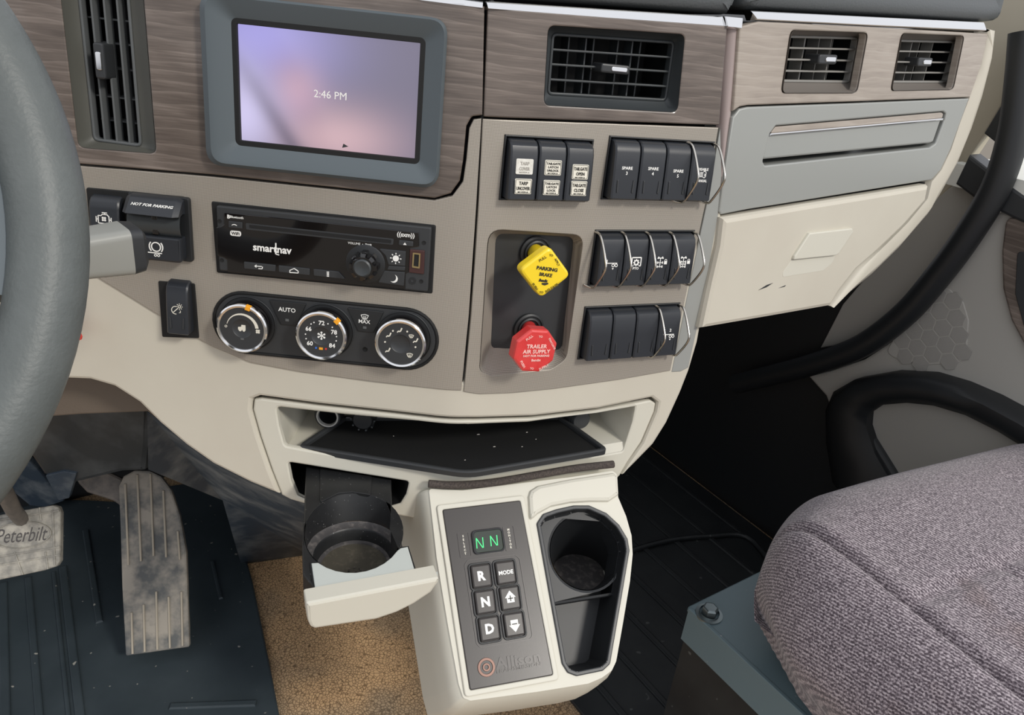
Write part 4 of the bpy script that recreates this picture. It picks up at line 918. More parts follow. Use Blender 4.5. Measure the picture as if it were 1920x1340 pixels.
mb.prism(bar2((.0034, Y - .0012), (.0034, Y - .003), .0005), 0, .0004).prism(bar2((.0034, Y - .003), (.0022, Y - .0032), .0005), 0, .0004)
fpart(s, 'dimmer_symbol', mb, 'plate')

# ================================================================== brake valve recess and knobs
mb = MB(); fl_ = rp(B.hits(q(7, (262, 140), (808, 165), (722, 950), (640, 960), (240, 940), (228, 915)), -.012), [.008] * 6)
rec_c = rec if area(rec) > 0 else rec[::-1]; fl_c = fl_ if area(fl_) > 0 else fl_[::-1]
fl_c = align(rec_c, fl_c)
D.part('valve_recess', MB().loft([[(*p, .0022) for p in rec_c], [(V(a) * .8 + V(b) * .2).to_tuple() + (-.002,) for a, b in zip(rec_c, fl_c)], [(*p, -.013) for p in fl_c]]), 'weave', fn=lambda a, b, c: B.P(a, b, c), label='silver walls of the brake valve recess')
D.part('valve_plate', MB().prism(fl_c, -.020, -.0128, .0004), 'charcoal', fn=lambda a, b, c: B.P(a, b, c), label='charcoal plate behind the brake knobs')
def valve(basepx, headpx, label, m, head_fn, hw_, name):
    c = B.hit(*q(7, basepx)[0], -.0128); hc_ = B.hit(*q(7, headpx)[0], hw_)
    t_ = Thing(name, label, 'brake knob', B, (*c, -.0128))
    t_.part('collar', MB().lathe([(.0148, -.0128), (.0148, -.0098), (.0130, -.0090), (.0128, -.0105), (.0110, -.0105), (.0110, -.0088), (.0096, -.0082), (.0090, -.011), (0, -.011)], 32, c, False), 'black')
    P0, P1 = V((*c, -.0115)), V((*hc_, hw_ - .004)); pm = (P0 * .35 + P1 * .65)
    t_.part('stem', MB().loft([[(p.x + r * math.cos(a), p.y + r * math.sin(a), p.z) for a in [2 * math.pi * i / 24 for i in range(24)]] for p, r in ((P0, .0075), (P0 * .6 + P1 * .4, .0080), (pm, .0100), (P1, .0115))], False, True), m)
    return t_, hc_
t, hc_ = valve((530, 268), (607, 413), 'yellow diamond shaped PARKING BRAKE knob on a black plate', 'yellow', None, .034, 'parking_brake_knob')
hp = B.hits(q(7, (640, 232), (786, 432), (578, 592), (424, 394)), .034)
kf = t.part('knob_head', MB().prism(rp(hp, .0055, 6), .024, .034, .0022), 'yellow')
pl = MB().prism(inset(rp(hp, .0055, 6) if area(rp(hp, .0055, 6)) > 0 else rp(hp, .0055, 6)[::-1], .0021), .0338, .0343)
def K7(x, y, w): return B.hit(*q(7, (x, y))[0], w)
rb = -rad(8)
text(t, 'PARKING', *K7(618, 387, .0342), .0342, width=.0196, h=.0031, m='ink', parent=kf, rot=rb, bold=.03)
text(t, 'BRAKE', *K7(609, 428, .0342), .0342, width=.0120, h=.0030, m='ink', parent=kf, rot=rb, bold=.02)
text(t, 'Bendix', *K7(592, 468, .0342), .0342, width=.0086, h=.0026, m='ink', parent=kf, rot=rb, shear=.2, bold=.04)
t.part('swoosh', MB().prism(rp([K7(578, 484, .034), K7(626, 484, .034), K7(624, 494, .034), K7(600, 502, .034), K7(580, 496, .034)], .0005, 2), .0338, .0343), 'ink', parent=kf)
for s_, x, y, w_, r in (('PULL', 587, 316, .0070, 32), ('TO', 646, 292, .0036, -8), ('APPLY', 688, 340, .0080, -56), ('PUSH', 533, 510, .0070, -48), ('TO', 578, 550, .0036, -5), ('RELEASE', 650, 520, .0125, 32)): text(t, s_, *K7(x, y, .0342), .0342, width=w_, m='olive_ink', parent=kf, rot=rad(r), bold=.01)
t, hc_ = valve((483, 800), (540, 962), 'red octagonal TRAILER AIR SUPPLY knob below the yellow knob', 'red', None, .036, 'trailer_supply_knob')
cc = K7(538, 962, .036); oc = circ(*cc, .0212, 8, a0=rad(16))
kf = t.part('knob_head', MB().prism(rp(oc, .002, 3), .025, .036, .0022), 'red')
for s_, y, w_, h_ in (('TRAILER', 928, .0196, .0036), ('AIR SUPPLY', 964, .0262, .0036), ('NOT FOR PARKING', 994, .0250, .0020), ('Bendix', 1024, .0090, .0022)): text(t, s_, *K7(546 - (y - 928) * .06, y, .0362), .0362, width=w_, h=h_, m='pink_ink', parent=kf, rot=-rad(3), bold=.02)
for s_, x, y, w_, r in (('PULL', 494, 868, .0068, 36), ('TO', 572, 860, .0036, 0), ('EVACUATE', 652, 910, .0125, -58), ('PUSH', 447, 1052, .0072, -58), ('TO', 510, 1082, .0036, -5), ('SUPPLY', 594, 1072, .0096, 24)): text(t, s_, *K7(x, y, .0362), .0362, width=w_, m='pink_ink', parent=kf, rot=rad(r), bold=.01)

# ================================================================== passenger drawer strip and glove box
c = C.hit(1600, 255)
t = Thing('dash_drawer', 'slim silver drawer front with a chrome line under the passenger vents', 'drawer', C, (*c, 0))
do = rp(C.hits(q(4, (376, 784), (1410, 694), (1420, 704), (1410, 745), (1362, 882), (1340, 890), (310, 990), (302, 978), (340, 838))), .002, 3)
t.part('drawer_front', MB().prism(do, -.02, -.001, .002), 'silver_smooth')
t.part('wood_inlay', MB().prism(rp(C.hits(q(4, (378, 786), (1408, 698), (1418, 706), (1412, 732), (345, 826))), .001, 2), -.003, .0002, .0006), 'wood_sunlit')
t.part('chrome_line', MB().prism(C.hits(q(4, (342, 826), (1414, 732), (1412, 746), (336, 842))), -.003, .0014, .001), 'chrome')
t = Thing('glove_box', 'cream glove box door with a square latch', 'glove box', C, (*C.hit(1520, 490), 0))
gb = [(1352, 408), (1500, 384), (1640, 362), (1738, 346), (1732, 376), (1690, 424), (1640, 472), (1600, 507), (1570, 545), (1553, 573), (1440, 593), (1312, 615), (1330, 530), (1346, 460)]
gp = C.hits(gb, .004); gp = gp if area(gp) > 0 else gp[::-1]
lid = t.part('door', MB().prism(gp, -.02, .0072, .005), 'cream', sharp=20)
t.part('latch', MB().prism(rp(C.hits(q(0, (0, 0)) if 0 else [(1518, 437), (1598, 428), (1600, 434), (1572, 476), (1566, 479), (1488, 487), (1490, 480)], .010), .0015), .006, .0105, .0012), 'cream_light')
t.part('latch_recess', MB().prism(rp(C.hits([(1487, 488), (1570, 479), (1562, 494), (1545, 508), (1470, 520), (1470, 512)], .009), .003), .005, .0074, .0002), 'cream_light')
t.part('scuff_mark', MB().prism(C.hits([(1424, 545), (1440, 535), (1452, 531), (1440, 539)], .009), .0070, .0074).prism(C.hits([(1462, 541), (1476, 535), (1474, 538)], .009), .0070, .0074), 'charcoal')

# ================================================================== tray mat, sockets
zm = A.P(*A.hit(877, 889)).z + .001
mp_ = [(556, 836), (644, 778), (1050, 776), (1142, 842), (877, 887)]
mo_ = [atz(a, b, zm + .006) for a, b in mp_]; mo2 = rp([(p.x, p.y) for p in mo_], [.006, .004, .004, .006, .05], 5)
mo2 = mo2 if area(mo2) > 0 else mo2[::-1]
ctr = atz(870, 830, zm)
t = Thing('tray_mat', 'black rubber mat with raised rim in the open dashboard tray', 'tray mat', W, (ctr.x, ctr.y, zm))
t.part('mat_floor', MB().prism(inset(mo2, .003), zm, zm + .0018), 'black_deep')
t.part('mat_rim', MB().prism([mo2, inset(mo2, .0045)], zm, zm + .0065, .0015), 'charcoal')
for x, y, r in ((897, 814, 2.2), (988, 810, 1.4), (927, 837, 1.8), (979, 837, 1.1), (872, 862, 1.0), (738, 817, .8), (1005, 823, .9)):
    p = atz(x, y, zm + .0022); rr = r * .0004
    t.part('crumb', MB().prism([(p.x - rr * 1.6, p.y - rr * .6), (p.x + rr * 1.5, p.y + rr * .2), (p.x + rr * .4, p.y + rr)], zm + .0016, zm + .0024), 'grit')
SK = Fr(A.P(0, 0, -.048), A.x, VD)
def socket(px, py, r, label, m_ring, m_in, lidded, SK=SK):
    c = SK.hit(px, py)
    t_ = Thing('power_socket', label, 'power socket', SK, (*c, 0))
    ring = t_.part('ring', MB().lathe([(r, -.03), (r, .004), (r * .93, .006), (r * .78, .006), (r * .74, .002), (r * .74, -.02), (0, -.02)], 28, c, False), 'black')
    if lidded: t_.part('cap', MB().lathe([(r * .85, 0), (r * .85, .009), (r * .75, .011), (0, .0112)], 24, c, False), m_in)
    else: t_.part('bright_lip', MB().lathe([(r * .84, .005), (r * .80, .0072), (r * .70, .0072), (r * .66, .004)], 28, c, False), m_ring, parent=ring)
    return t_, c
socket(617, 776, .0135, 'round power socket with a chrome lip at the left of the tray', 'bright_lip', 'black', False)
t_, c = socket(684, 779, .0120, 'round black ribbed plug hanging over the tray mat', 'black', 'black', True)
for i in range(10): t_.part('rib', MB().box(c[0] + .0115 * math.cos(i * .628) - .0008, c[0] + .0115 * math.cos(i * .628) + .0008, c[1] + .0115 * math.sin(i * .628) - .0008, c[1] + .0115 * math.sin(i * .628) + .0008, .001, .010), 'vent_dark')
socket(1082, 780, .0125, 'round black capped socket at the right of the tray', 'black', 'charcoal', True, Fr(B.P(0, 0, -.05), B.x, VD))

# ================================================================== ashtray drawer
ZD = .50
DX, DY = yaw(15), yaw(105)
p0 = atz(661, 1000, ZD)
DF = Fr(p0, DX, DY)                                   # horizontal frame, n up
def D3(x, y, w=0): return DF.hit(*q(13, (x, y))[0], w)
def D3s(pts, w=0): return [D3(a, b, w) for a, b in pts]
t = Thing('ashtray_drawer', 'pulled out black cup drawer with a cream front', 'drawer', DF, (0, 0, -.045))
bo = D3s([(275, 125), (870, 218), (876, 450), (868, 560), (925, 690), (1020, 850), (340, 985), (252, 880), (246, 700), (262, 400)])
bo = bo if area(bo) > 0 else bo[::-1]
ba, fa = D3(600, 315), D3(600, 872); cy_ = (ba[1] + fa[1]) / 2; cx_ = (ba[0] + fa[0]) / 2 + .001; ry_ = abs(ba[1] - fa[1]) / 2; rx_ = .0415
hole = circ(cx_, cy_, rx_, 40, ry_)
body_ = t.part('drawer_body', MB().prism([bo, hole], -.028, 0, .0012), 'ash_black')
t.part('cup_wall', MB().loft([[(*p, .0) for p in hole], [(*p, -.024) for p in circ(cx_, cy_ - .002, rx_ * 1.0, 40, rx_ * 1.06)]]), 'ash_black', parent=body_)
rc = (cx_, cy_ - .003)
t.part('cup_ledge', MB().lathe([(.0430, -.0225), (.0412, -.0238), (.0352, -.0242)], 40, rc, False), 'ash_ring')
t.part('cup_well', MB().lathe([(.0352, -.0242), (.0340, -.0256), (.0325, -.0370)], 40, rc, False), 'ash_black')
t.part('well_ring', MB().lathe([(.0328, -.0366), (.0322, -.0362), (.0296, -.0366), (.0290, -.0380)], 40, rc, False), 'ash_ring')
t.part('cup_floor', MB().lathe([(.0292, -.0378), (.0, -.0380)], 40, rc, False), 'cup_base')
for i in range(26):
    a, r_ = random.uniform(0, 6.28), .016 * math.sqrt(random.random()); x_, y_, k_ = rc[0] + r_ * math.cos(a) - .002, rc[1] - .010 + r_ * .6 * math.sin(a), random.uniform(.0004, .0011)
    t.part('grit_crumb', MB().prism([(x_ - k_, y_ - k_ * .6), (x_ + k_, y_ - k_ * .3), (x_ + k_ * .2, y_ + k_)], -.0382, -.0372), 'ash_grit' if i % 3 else 'black')
lid_ = t.part('slide_plate', MB().prism(rp(D3s([(372, 140), (735, 196), (728, 326), (600, 306), (500, 314), (425, 352), (372, 380)], .001), .002, 3), -.002, .0014, .0006), 'ash_black')
cap = D3s([(312, 800), (362, 798)], .002) 
arc = []
for i in range(13):
    a = rad(205 + (335 - 205) * i / 12); arc.append((cx_ + (rx_ + .0015) * math.cos(a), cy_ + (ry_ + .0015) * math.sin(a)))
capo = [D3(312, 800, .002), D3(360, 797, .002)] + [p for p in arc if D3(360, 797, .002)[0] + .004 < p[0] < D3(935, 700, .002)[0] - .003] + [D3(935, 695, .002), D3(985, 685, .002), D3(1042, 878, .002), D3(1192, 858, .002), D3(1196, 892, .002), D3(275, 1068, .002), D3(270, 1028, .002), D3(342, 1008, .002)]
t.part('front_top', MB().prism(capo, -.003, .002, .0008), 'cream_cool', label='pale top of the drawer front')
gk = D3s([(300, 792), (365, 790), (370, 800), (312, 806), (344, 1006), (328, 1008)], .0015); t.part('gasket_edge', MB().prism(gk, -.004, .0012), 'black_deep')
gk = D3s([(930, 690), (990, 682), (1050, 874), (1040, 878), (982, 692)], .0012); t.part('gasket_edge', MB().prism(gk, -.004, .0012), 'black_deep')
fb = D3(735, 980, .002)
fe0, fe1 = D3(275, 1068, .002), D3(1196, 892, .002)
FF = Fr(DF.P(*fe0, .002), DF.P(*fe1) - DF.P(*fe0), (0, 0, 1))
fpz = [FF.hit(*q(13, p)[0]) for p in ((270, 1062), (1197, 885), (1190, 915), (1140, 985), (1020, 1065), (900, 1125), (760, 1172), (330, 1236), (300, 1222), (282, 1180))]
ff = MB(); fpz = fpz if area(fpz) > 0 else fpz[::-1]
ff.prism(rp(fpz, .002, 3), -.012, .004, .0025)
ff.v = [DF.loc(FF.P(*p)) for p in ff.v]
t.part('front_face', ff, 'cream_light', label='curved cream face of the drawer')

# ================================================================== console with gear selector and cup holder
ky = V((-math.sin(rad(20)) * math.cos(rad(41.5)), math.cos(rad(20)) * math.cos(rad(41.5)), math.sin(rad(41.5))))
hk = S(960, 928, .012)
KF = Fr(dash(hk[0], hk[1], .012), yaw(20), ky)
K4 = lambda x, y, w=0: KF.hit(*q(14, (x, y))[0], w)
def K4s(pts, w=0): return [K4(a, b, w) for a, b in pts]
kc_ = K4(600, 1150)
con = Thing('console', 'cream plastic console sloping out from under the tray', 'console', KF, (*kc_, -.09))
top = K4s([(118, 150), (300, 160), (560, 128), (860, 92), (1085, 58), (1112, 78), (1118, 200), (1160, 300), (1188, 400), (1194, 500), (1180, 640), (1140, 880), (1108, 1060), (1085, 1110), (1030, 1150), (960, 1180), (700, 1222), (340, 1270), (300, 1255), (275, 1180), (220, 880), (160, 520)])
cup = [(690, 340), (722, 292), (790, 268), (880, 248), (960, 248), (1050, 288), (1115, 348), (1158, 420), (1168, 480), (1120, 760), (1066, 1070), (1030, 1104), (895, 1132), (850, 1115), (822, 1070), (760, 730)]
cupo = rp(K4s(cup), .003, 3); cupo = cupo if area(cupo) < 0 else cupo[::-1]
tp = rp(top, .004, 3); tp = tp if area(tp) > 0 else tp[::-1]
xs = [p[0] for p in tp]; ys = [p[1] for p in tp]; xm = (min(xs) + max(xs)) / 2
def flare(p, dl, db):
    x, y = p
    fx = max(0, (xm - x) / (xm - min(xs))); fy = max(0, 1 - (y - min(ys)) / .05)
    return (x - dl * min(1, fx * 1.6), y - db * fy)
mb = MB()
mb.loft([[(*flare(p, .016, .020), -.10) for p in tp], [(*flare(p, .012, .014), -.045) for p in tp], [(*flare(p, .008, .007), -.016) for p in tp], [(*flare(p, .0035, .0015), -.005) for p in tp], [(*inset(tp, .0008)[i], -.0015) for i in range(len(tp))]])
mb.prism([inset(tp, .0008), cupo], -.0018, -.0002 + .0, .0)
n0 = len(tp)
con.part('console_body', mb, 'cream_light', sharp=50)
hump = K4s([(640, 200), (650, 168), (690, 142), (860, 108), (1088, 74), (1108, 88), (1114, 190), (1060, 226), (960, 226), (860, 232), (760, 252), (690, 290), (648, 330)])
con.part('raised_back', MB().prism(rp(hump, .003, 3), -.003, .0040, .0038), 'cream_light')
ft = [KF.P(*K4(x, y, .002), .004) for x, y in ((120, 132), (250, 140), (450, 126), (700, 84), (900, 50), (1085, 30))]
fo = Thing('foam_strip', 'brown foam sealing strip along the top of the console', 'foam strip', W, tuple(ft[0]))
fo.part('foam', MB().tube(smooth_path(ft, 4), .0038, 8), 'foam')
# cup holder insert
ch = Thing('cup_holder', 'black plastic cup holder insert with a small bin in the console', 'cup holder', KF, (*K4(930, 700), -.05))
cr_ = cupo[::-1]
ch.part('rim', MB().prism([inset(cr_, -.0008), inset(cr_, .0032)], -.004, .0016, .0010), 'charcoal')
ci = inset(cr_, .003)
DPT = -.036
ch.part('bin_wall', MB().loft([[(*p, .0005) for p in ci], [(*p, DPT) for p in inset(cr_, .007)]]), 'black')
cw = -.010
cup_c = K4(945, 480, cw); e1, e2 = K4(752, 470, cw), K4(1125, 470, cw); rx2 = (e2[0] - e1[0]) / 2 * .98
yb = K4(950, 688, cw)[1]; yt = K4(940, 290, cw)[1]; ry2 = (yt - yb) / 2; cupc = ((e1[0] + e2[0]) / 2, (yt + yb) / 2)
circ_t = circ(*cupc, rx2, 40, ry2)
blk = [p for p in inset(cr_, .0034)]
ylim = K4(930, 742, cw)[1]
def clip_y(poly, y0):
    o = []
    for i in range(len(poly)):
        a, b = poly[i - 1], poly[i]
        if (a[1] > y0) != (b[1] > y0):
            s_ = (y0 - a[1]) / (b[1] - a[1]); o.append((a[0] + (b[0] - a[0]) * s_, y0))
        if b[1] > y0: o.append(b)
    return o
ch.part('bin_floor', MB().prism([(x, -y) for x, y in clip_y([(x, -y) for x, y in inset(cr_, .0065)], -ylim)], DPT - .002, DPT), 'black')
ch.part('cup_block', MB().prism([clip_y(blk, ylim), circ_t], DPT, cw, .003), 'black')
bc_ = atz(*q(14, (908, 592))[0], KF.P(*cupc, cw).z - .062)
rb_ = .0275
lb = [KF.loc(bc_ + V((rb_ * math.cos(2 * math.pi * i / 40 + rad(20)), rb_ * math.sin(2 * math.pi * i / 40 + rad(20)), 0))) for i in range(40)]
lt = [(*p, cw - .0005) for p in circ_t]
ch.part('cup_wall', MB().loft([lt, [V(a) * .5 + V(b) * .5 for a, b in zip(lt, lb)], lb]), 'black')
ch.part('cup_floor', MB().loft([lb, [V(x) * .02 + KF.o * 0 + V(KF.loc(bc_)) * .98 for x in lb]], False, True), 'ash_ring')
# gear selector pad
gs = Thing('gear_selector', 'black push button gear selector pad showing N N', 'gear selector', KF, (*K4(480, 720), 0))
gq = K4s([(192, 268), (598, 220), (770, 1130), (335, 1210)])
con.part('pad_lip', MB().prism([rp(inset(gq if area(gq) > 0 else gq[::-1], -.005), .004), rp(gq, .002)], -.002, .0022, .001), 'cream_light')
base = gs.part('pad_plate', MB().prism(rp(gq, .0025), -.003, .003, .0008), 'key_black')
WP = .003
frm = rp(K4s([(308, 555), (325, 528), (575, 500), (600, 520), (668, 925), (655, 945), (390, 990), (370, 965)], WP), .004, 4); frm = frm if area(frm) > 0 else frm[::-1]
gs.part('button_frame', MB().prism([frm, inset(frm, .0009)], WP - .0002, WP + .0005), 'emboss')
dsp = gs.part('display_window', MB().prism(rp(K4s([(352, 380), (502, 362), (518, 478), (366, 498)], WP + .001), .004), WP - .001, WP + .0016, .001), 'lens_olive')
gs.part('display_rim', MB().prism([rp(K4s([(344, 376), (506, 356), (524, 482), (360, 504)], WP + .001), .005), rp(K4s([(354, 384), (500, 366), (515, 476), (367, 494)], WP + .001), .004)], WP - .001, WP + .0022, .0004), 'black_gloss', parent=dsp)
for xo, yo in ((388, 440), (462, 428)):
    mb = MB(); ws = WP + .0016
    c = K4(xo, yo, ws); w2, h2 = .0031, .0047; sk = -.0006
    for a, b in (((-w2, -h2), (-w2 - sk, h2)), ((w2, -h2), (w2 - sk, h2)), ((-w2 + .0005, h2), (w2 - .0006, -h2))): mb.prism(bar2((c[0] + a[0], c[1] + a[1]), (c[0] + b[0], c[1] + b[1]), .0007), ws - .0002, ws + .0003)
    gs.part('digit', mb, 'green_led', parent=dsp)
for s_, px_, py_, dy in (('SELECT', 308, 450, 1), ('MONITOR', 546, 416, 1)):
    c = K4(px_, py_, WP); w2 = .0054; h2 = .0112
    lab_ = gs.part('side_label', MB().prism([rp(rect(c[0] - w2, c[0] + w2, c[1] - h2, c[1] + h2), .001), rp(rect(c[0] - w2 + .0004, c[0] + w2 - .0004, c[1] - h2 + .0004, c[1] + h2 - .0004), .001)], WP - .0002, WP + .0005), 'emboss')
    n_ = len(s_)
    for i, ch_ in enumerate(s_): text(gs, ch_, c[0], c[1] + h2 * .86 - (i + .5) * h2 * 1.72 / n_, WP, h=.0021, m='plate', parent=lab_, bold=.03)
kb_ = [('R', 398, 612), ('MODE', 525, 594), ('N', 418, 748), ('UP', 548, 728), ('D', 440, 888), ('DOWN', 570, 866)]
for s_, x, y in kb_:
    c = K4(x, y, WP + .002); w2 = .0112
    sq = rp([(c[0] - w2 * .94, c[1] - w2 * 1.02), (c[0] + w2 * .90, c[1] - w2 * 1.02), (c[0] + w2 * .96, c[1] + w2), (c[0] - w2 * .92, c[1] + w2 * 1.02)], .0034, 5)
    sq = sq if area(sq) > 0 else sq[::-1]
    k_ = gs.part('key', MB().prism(inset(sq, .0012), WP - .001, WP + .0030, .0016), 'key_black', label='black key marked ' + {'UP': 'with an up arrow', 'DOWN': 'with a down arrow'}.get(s_, s_) if s_ not in ('UP', 'DOWN') else 'black key with an ' + s_.lower() + ' arrow')
    gs.part('key_well', MB().prism([inset(sq, -.0010), inset(sq, .0008)], WP - .001, WP + .0012, .0005), 'black', parent=k_)
    wk = WP + .0031
    if s_ in ('R', 'N', 'D'): text(gs, s_, *c, wk, h=.0088, parent=k_, bold=.045)
    elif s_ == 'MODE': text(gs, s_, *c, wk, width=.0140, parent=k_, bold=.03)
    else:
        sg = 1 if s_ == 'UP' else -1
        mb = MB().prism([(c[0] - .0052, c[1] + sg * .0004), (c[0] + .0052, c[1] + sg * .0004), (c[0], c[1] + sg * .0066)], wk - .0002, wk + .0002).prism(rect(c[0] - .0035, c[0] + .0035, c[1] - sg * .0040, c[1] + sg * .0008), wk - .0002, wk + .0002)
        gs.part('arrow', mb, 'white', parent=k_)
        mb = MB().prism(bar2((c[0] - .0025, c[1] - sg * .0004), (c[0] + .0025, c[1] - sg * .0004), .0008), wk, wk + .0004)
        if sg > 0: mb.prism(bar2((c[0], c[1] - .0028), (c[0], c[1] + .0022), .0008), wk, wk + .0004)
        gs.part('arrow_sign', mb, 'ink', parent=k_)
c = K4(424, 1090, WP)
gs.part('round_emblem', MB().prism([circ(*c, .0080, 28), circ(*c, .0056, 28)], WP - .0002, WP + .0008, .0003).prism([circ(*c, .0036, 20), circ(*c, .0018, 20)], WP - .0002, WP + .0008, .0003), 'emboss_copper')
text(gs, 'Allison', *K4(588, 1052, WP), WP + .0002, width=.0425, h=.0095, m='emboss', parent=base, bold=.02)
text(gs, 'TRANSMISSION', *K4(590, 1092, WP), WP + .0002, width=.0430, h=.0030, m='emboss', parent=base, bold=.01)

# ================================================================== steering wheel and stalk
wl_, wf_ = yaw(30), yaw(120)
wy = wf_ * math.sin(rad(30)) + V((0, 0, 1)) * math.cos(rad(30))
WCN = V((-.4375, .2763, .8203)); WR = .215
WH = Fr(WCN, wl_, wy)
t = Thing('steering_wheel', 'grey leather steering wheel rim at the left edge', 'steering wheel', WH, (0, 0, 0))
t.part('rim', MB().tube([(WR * math.cos(a), WR * math.sin(a), 0) for a in [2 * math.pi * i / 120 for i in range(120)]], .0188, 28, closed=True), 'wheel_grip', sharp=60)
t.part('hub', MB().lathe([(.085, -.03), (.085, 0), (.07, .018), (0, .024)], 40, (0, 0), False), 'slate')
sp1 = MB().loft([[(.075, -.045, -.012), (.075, .045, -.012), (.075, .045, .004), (.075, -.045, .004)], [(.15, -.036, -.016), (.15, .036, -.016), (.15, .036, 0), (.15, -.036, 0)], [(.205, -.060, -.012), (.205, .060, -.012), (.204, .056, .004), (.204, -.056, .004)]], True, True)
t.part('spoke', sp1, 'slate')
sp2 = MB(); sp2.v = [(-a, b, c) for a, b, c in sp1.v]; sp2.f = [f[::-1] for f in sp1.f]; t.part('spoke', sp2, 'slate')
st0, st1 = CAM + ray(120, 480) * .52, CAM + ray(252, 462) * .55
ax = (st1 - st0).normalized(); SF = Fr(st1, ax, V((0, 0, 1)))
t = Thing('turn_signal_stalk', 'grey stalk lever reaching out from behind the steering wheel', 'lever', SF, (0, 0, 0))
def ssec(x, w, h, r): return [(x, p[1], p[0]) for p in rp(rect(-w, w, -h, h), r, 4)]
t.part('lever', MB().loft([ssec(-.16, .011, .012, .006), ssec(-.05, .014, .0145, .007), ssec(-.006, .0155, .0165, .006)], True, True), 'stalk')
t.part('end_cap', MB().loft([ssec(-.006, .0155, .0165, .006), ssec(.002, .0145, .0155, .006), ssec(.005, .011, .012, .005)], False, True), 'charcoal')
tg = A.P(*A.hit(142, 622, .02), .02)
TGF = Fr(tg, A.x, A.y)
t = Thing('key_tag', 'small red tag hanging behind the steering wheel', 'tag', TGF, (0, 0, 0))
t.part('tag', MB().prism(rp([(-.012, -.006), (.004, -.007), (.005, -.004), (.001, .008), (-.006, .006)], .001, 2), -.001, .001), 'red_tag')
t.part('tag_face', MB().prism([(-.010, -.0045), (.0015, -.0052), (-.0005, .005), (-.006, .004)], .001, .0014), 'vent_dark')

# ================================================================== driver footwell
BR = Fr(A.P(0, 0, -.035), A.x, A.y)
mesh_obj('trim_5', MB().prism(BR.hits([(-120, 640), (120, 690), (200, 690), (290, 750), (300, 790), (276, 772), (150, 777), (70, 783), (-120, 800)]), -.01, 0, .002), 'brown_vinyl', fn=lambda a, b, c: BR.P(a, b, c), kind='structure')
DK = Fr(A.P(0, 0, -.13), A.x, V((0, -.18, 1)))
t = Thing('column_cover', 'dusty black plastic cover under the steering column', 'cover', DK, (*DK.hit(170, 860), 0))
t.part('cover_panel', MB().prism(rp(DK.hits([(70, 750), (282, 760), (280, 830), (274, 884), (230, 886), (120, 912), (80, 890), (44, 838)]), .006), -.06, 0, .008), 'duct_black')
t.part('cover_lip', MB().prism(rp(DK.hits([(88, 888), (122, 880), (146, 884), (132, 930), (112, 934)]), .002), -.004, .004, .001), 'dusty_plastic')
kd = Fr(A.P(0, 0, -.20), A.x, V((0, -.3, 1)))
t = Thing('column_boot', 'grey blue plastic panel beside the brake pedal arm', 'cover', kd, (*kd.hit(60, 900), 0))
t.part('boot_panel', MB().prism(rp(kd.hits([(-60, 800), (30, 840), (70, 880), (120, 940), (60, 960), (-60, 960)]), .004), -.01, 0, .003), 'dusty_plastic')
# dusty plastic wedge between dash and floor
wp = [A.P(*A.hit(276, 772, -.06), -.06), A.P(*A.hit(420, 868, -.05), -.05), A.P(*A.hit(575, 944, -.035), -.035), atz(575, 1040, .0), atz(452, 1058, .0), atz(424, 930, .09), atz(340, 900, .13), A.P(*A.hit(278, 880, -.10), -.10)]
cw_ = sum(wp, V()) / 8
t = Thing('kick_panel', 'dusty dark blue plastic wedge between dashboard and tan floor', 'kick panel', W, (cw_.x, cw_.y, 0))
bk = [p + V((.02, .10, 0)) for p in wp]; cm = cw_ + V((.0, -.012, .01))
mb = MB(); mb.add(wp + [cm] + bk, [[i, (i + 1) % 8, 8] for i in range(8)] + [[i, 9 + i, 9 + (i + 1) % 8, (i + 1) % 8] for i in range(8)])
t.part('panel', mb, 'dusty_plastic', sharp=60)
# floor mat of the driver
dm = [(-140, 985), (0, 960), (40, 938), (90, 930), (118, 936), (160, 936), (230, 940), (300, 912), (345, 906), (424, 928), (440, 968), (474, 1090), (505, 1240), (530, 1370), (530, 1500), (-140, 1500)]
dmz = [(lambda p: (p.x, p.y))(atz(a, b, .010)) for a, b in dm]
mt = Thing('driver_floor_mat', 'black rubber floor mat under the pedals', 'floor mat', W, (*[(atz(250, 1150, 0).x), (atz(250, 1150, 0).y)], 0))
mt.part('mat', MB().prism(rp(dmz, .006, 3), .0005, .010, .003), 'rubber_mat')
def fbar(pxs, wid, z0=.008, z1=.0135, nm='rib', th=mt, m='rubber_mat'):
    P = [atz(a, b, z1) for a, b in pxs]
    return th.part(nm, MB().prism(bar2(P[0].to_2d(), P[-1].to_2d(), wid), z0, z1, .002), m)
fbar([(5, 1090), (10, 1360)], .012); fbar([(52, 1080), (75, 1360)], .010); fbar([(117, 1060), (152, 1360)], .012); fbar([(100, 1070), (130, 1360)], .006)
fbar([(160, 992), (186, 1165)], .010); fbar([(398, 1050), (414, 1120)], .006); fbar([(318, 1322), (480, 1316)], .010)
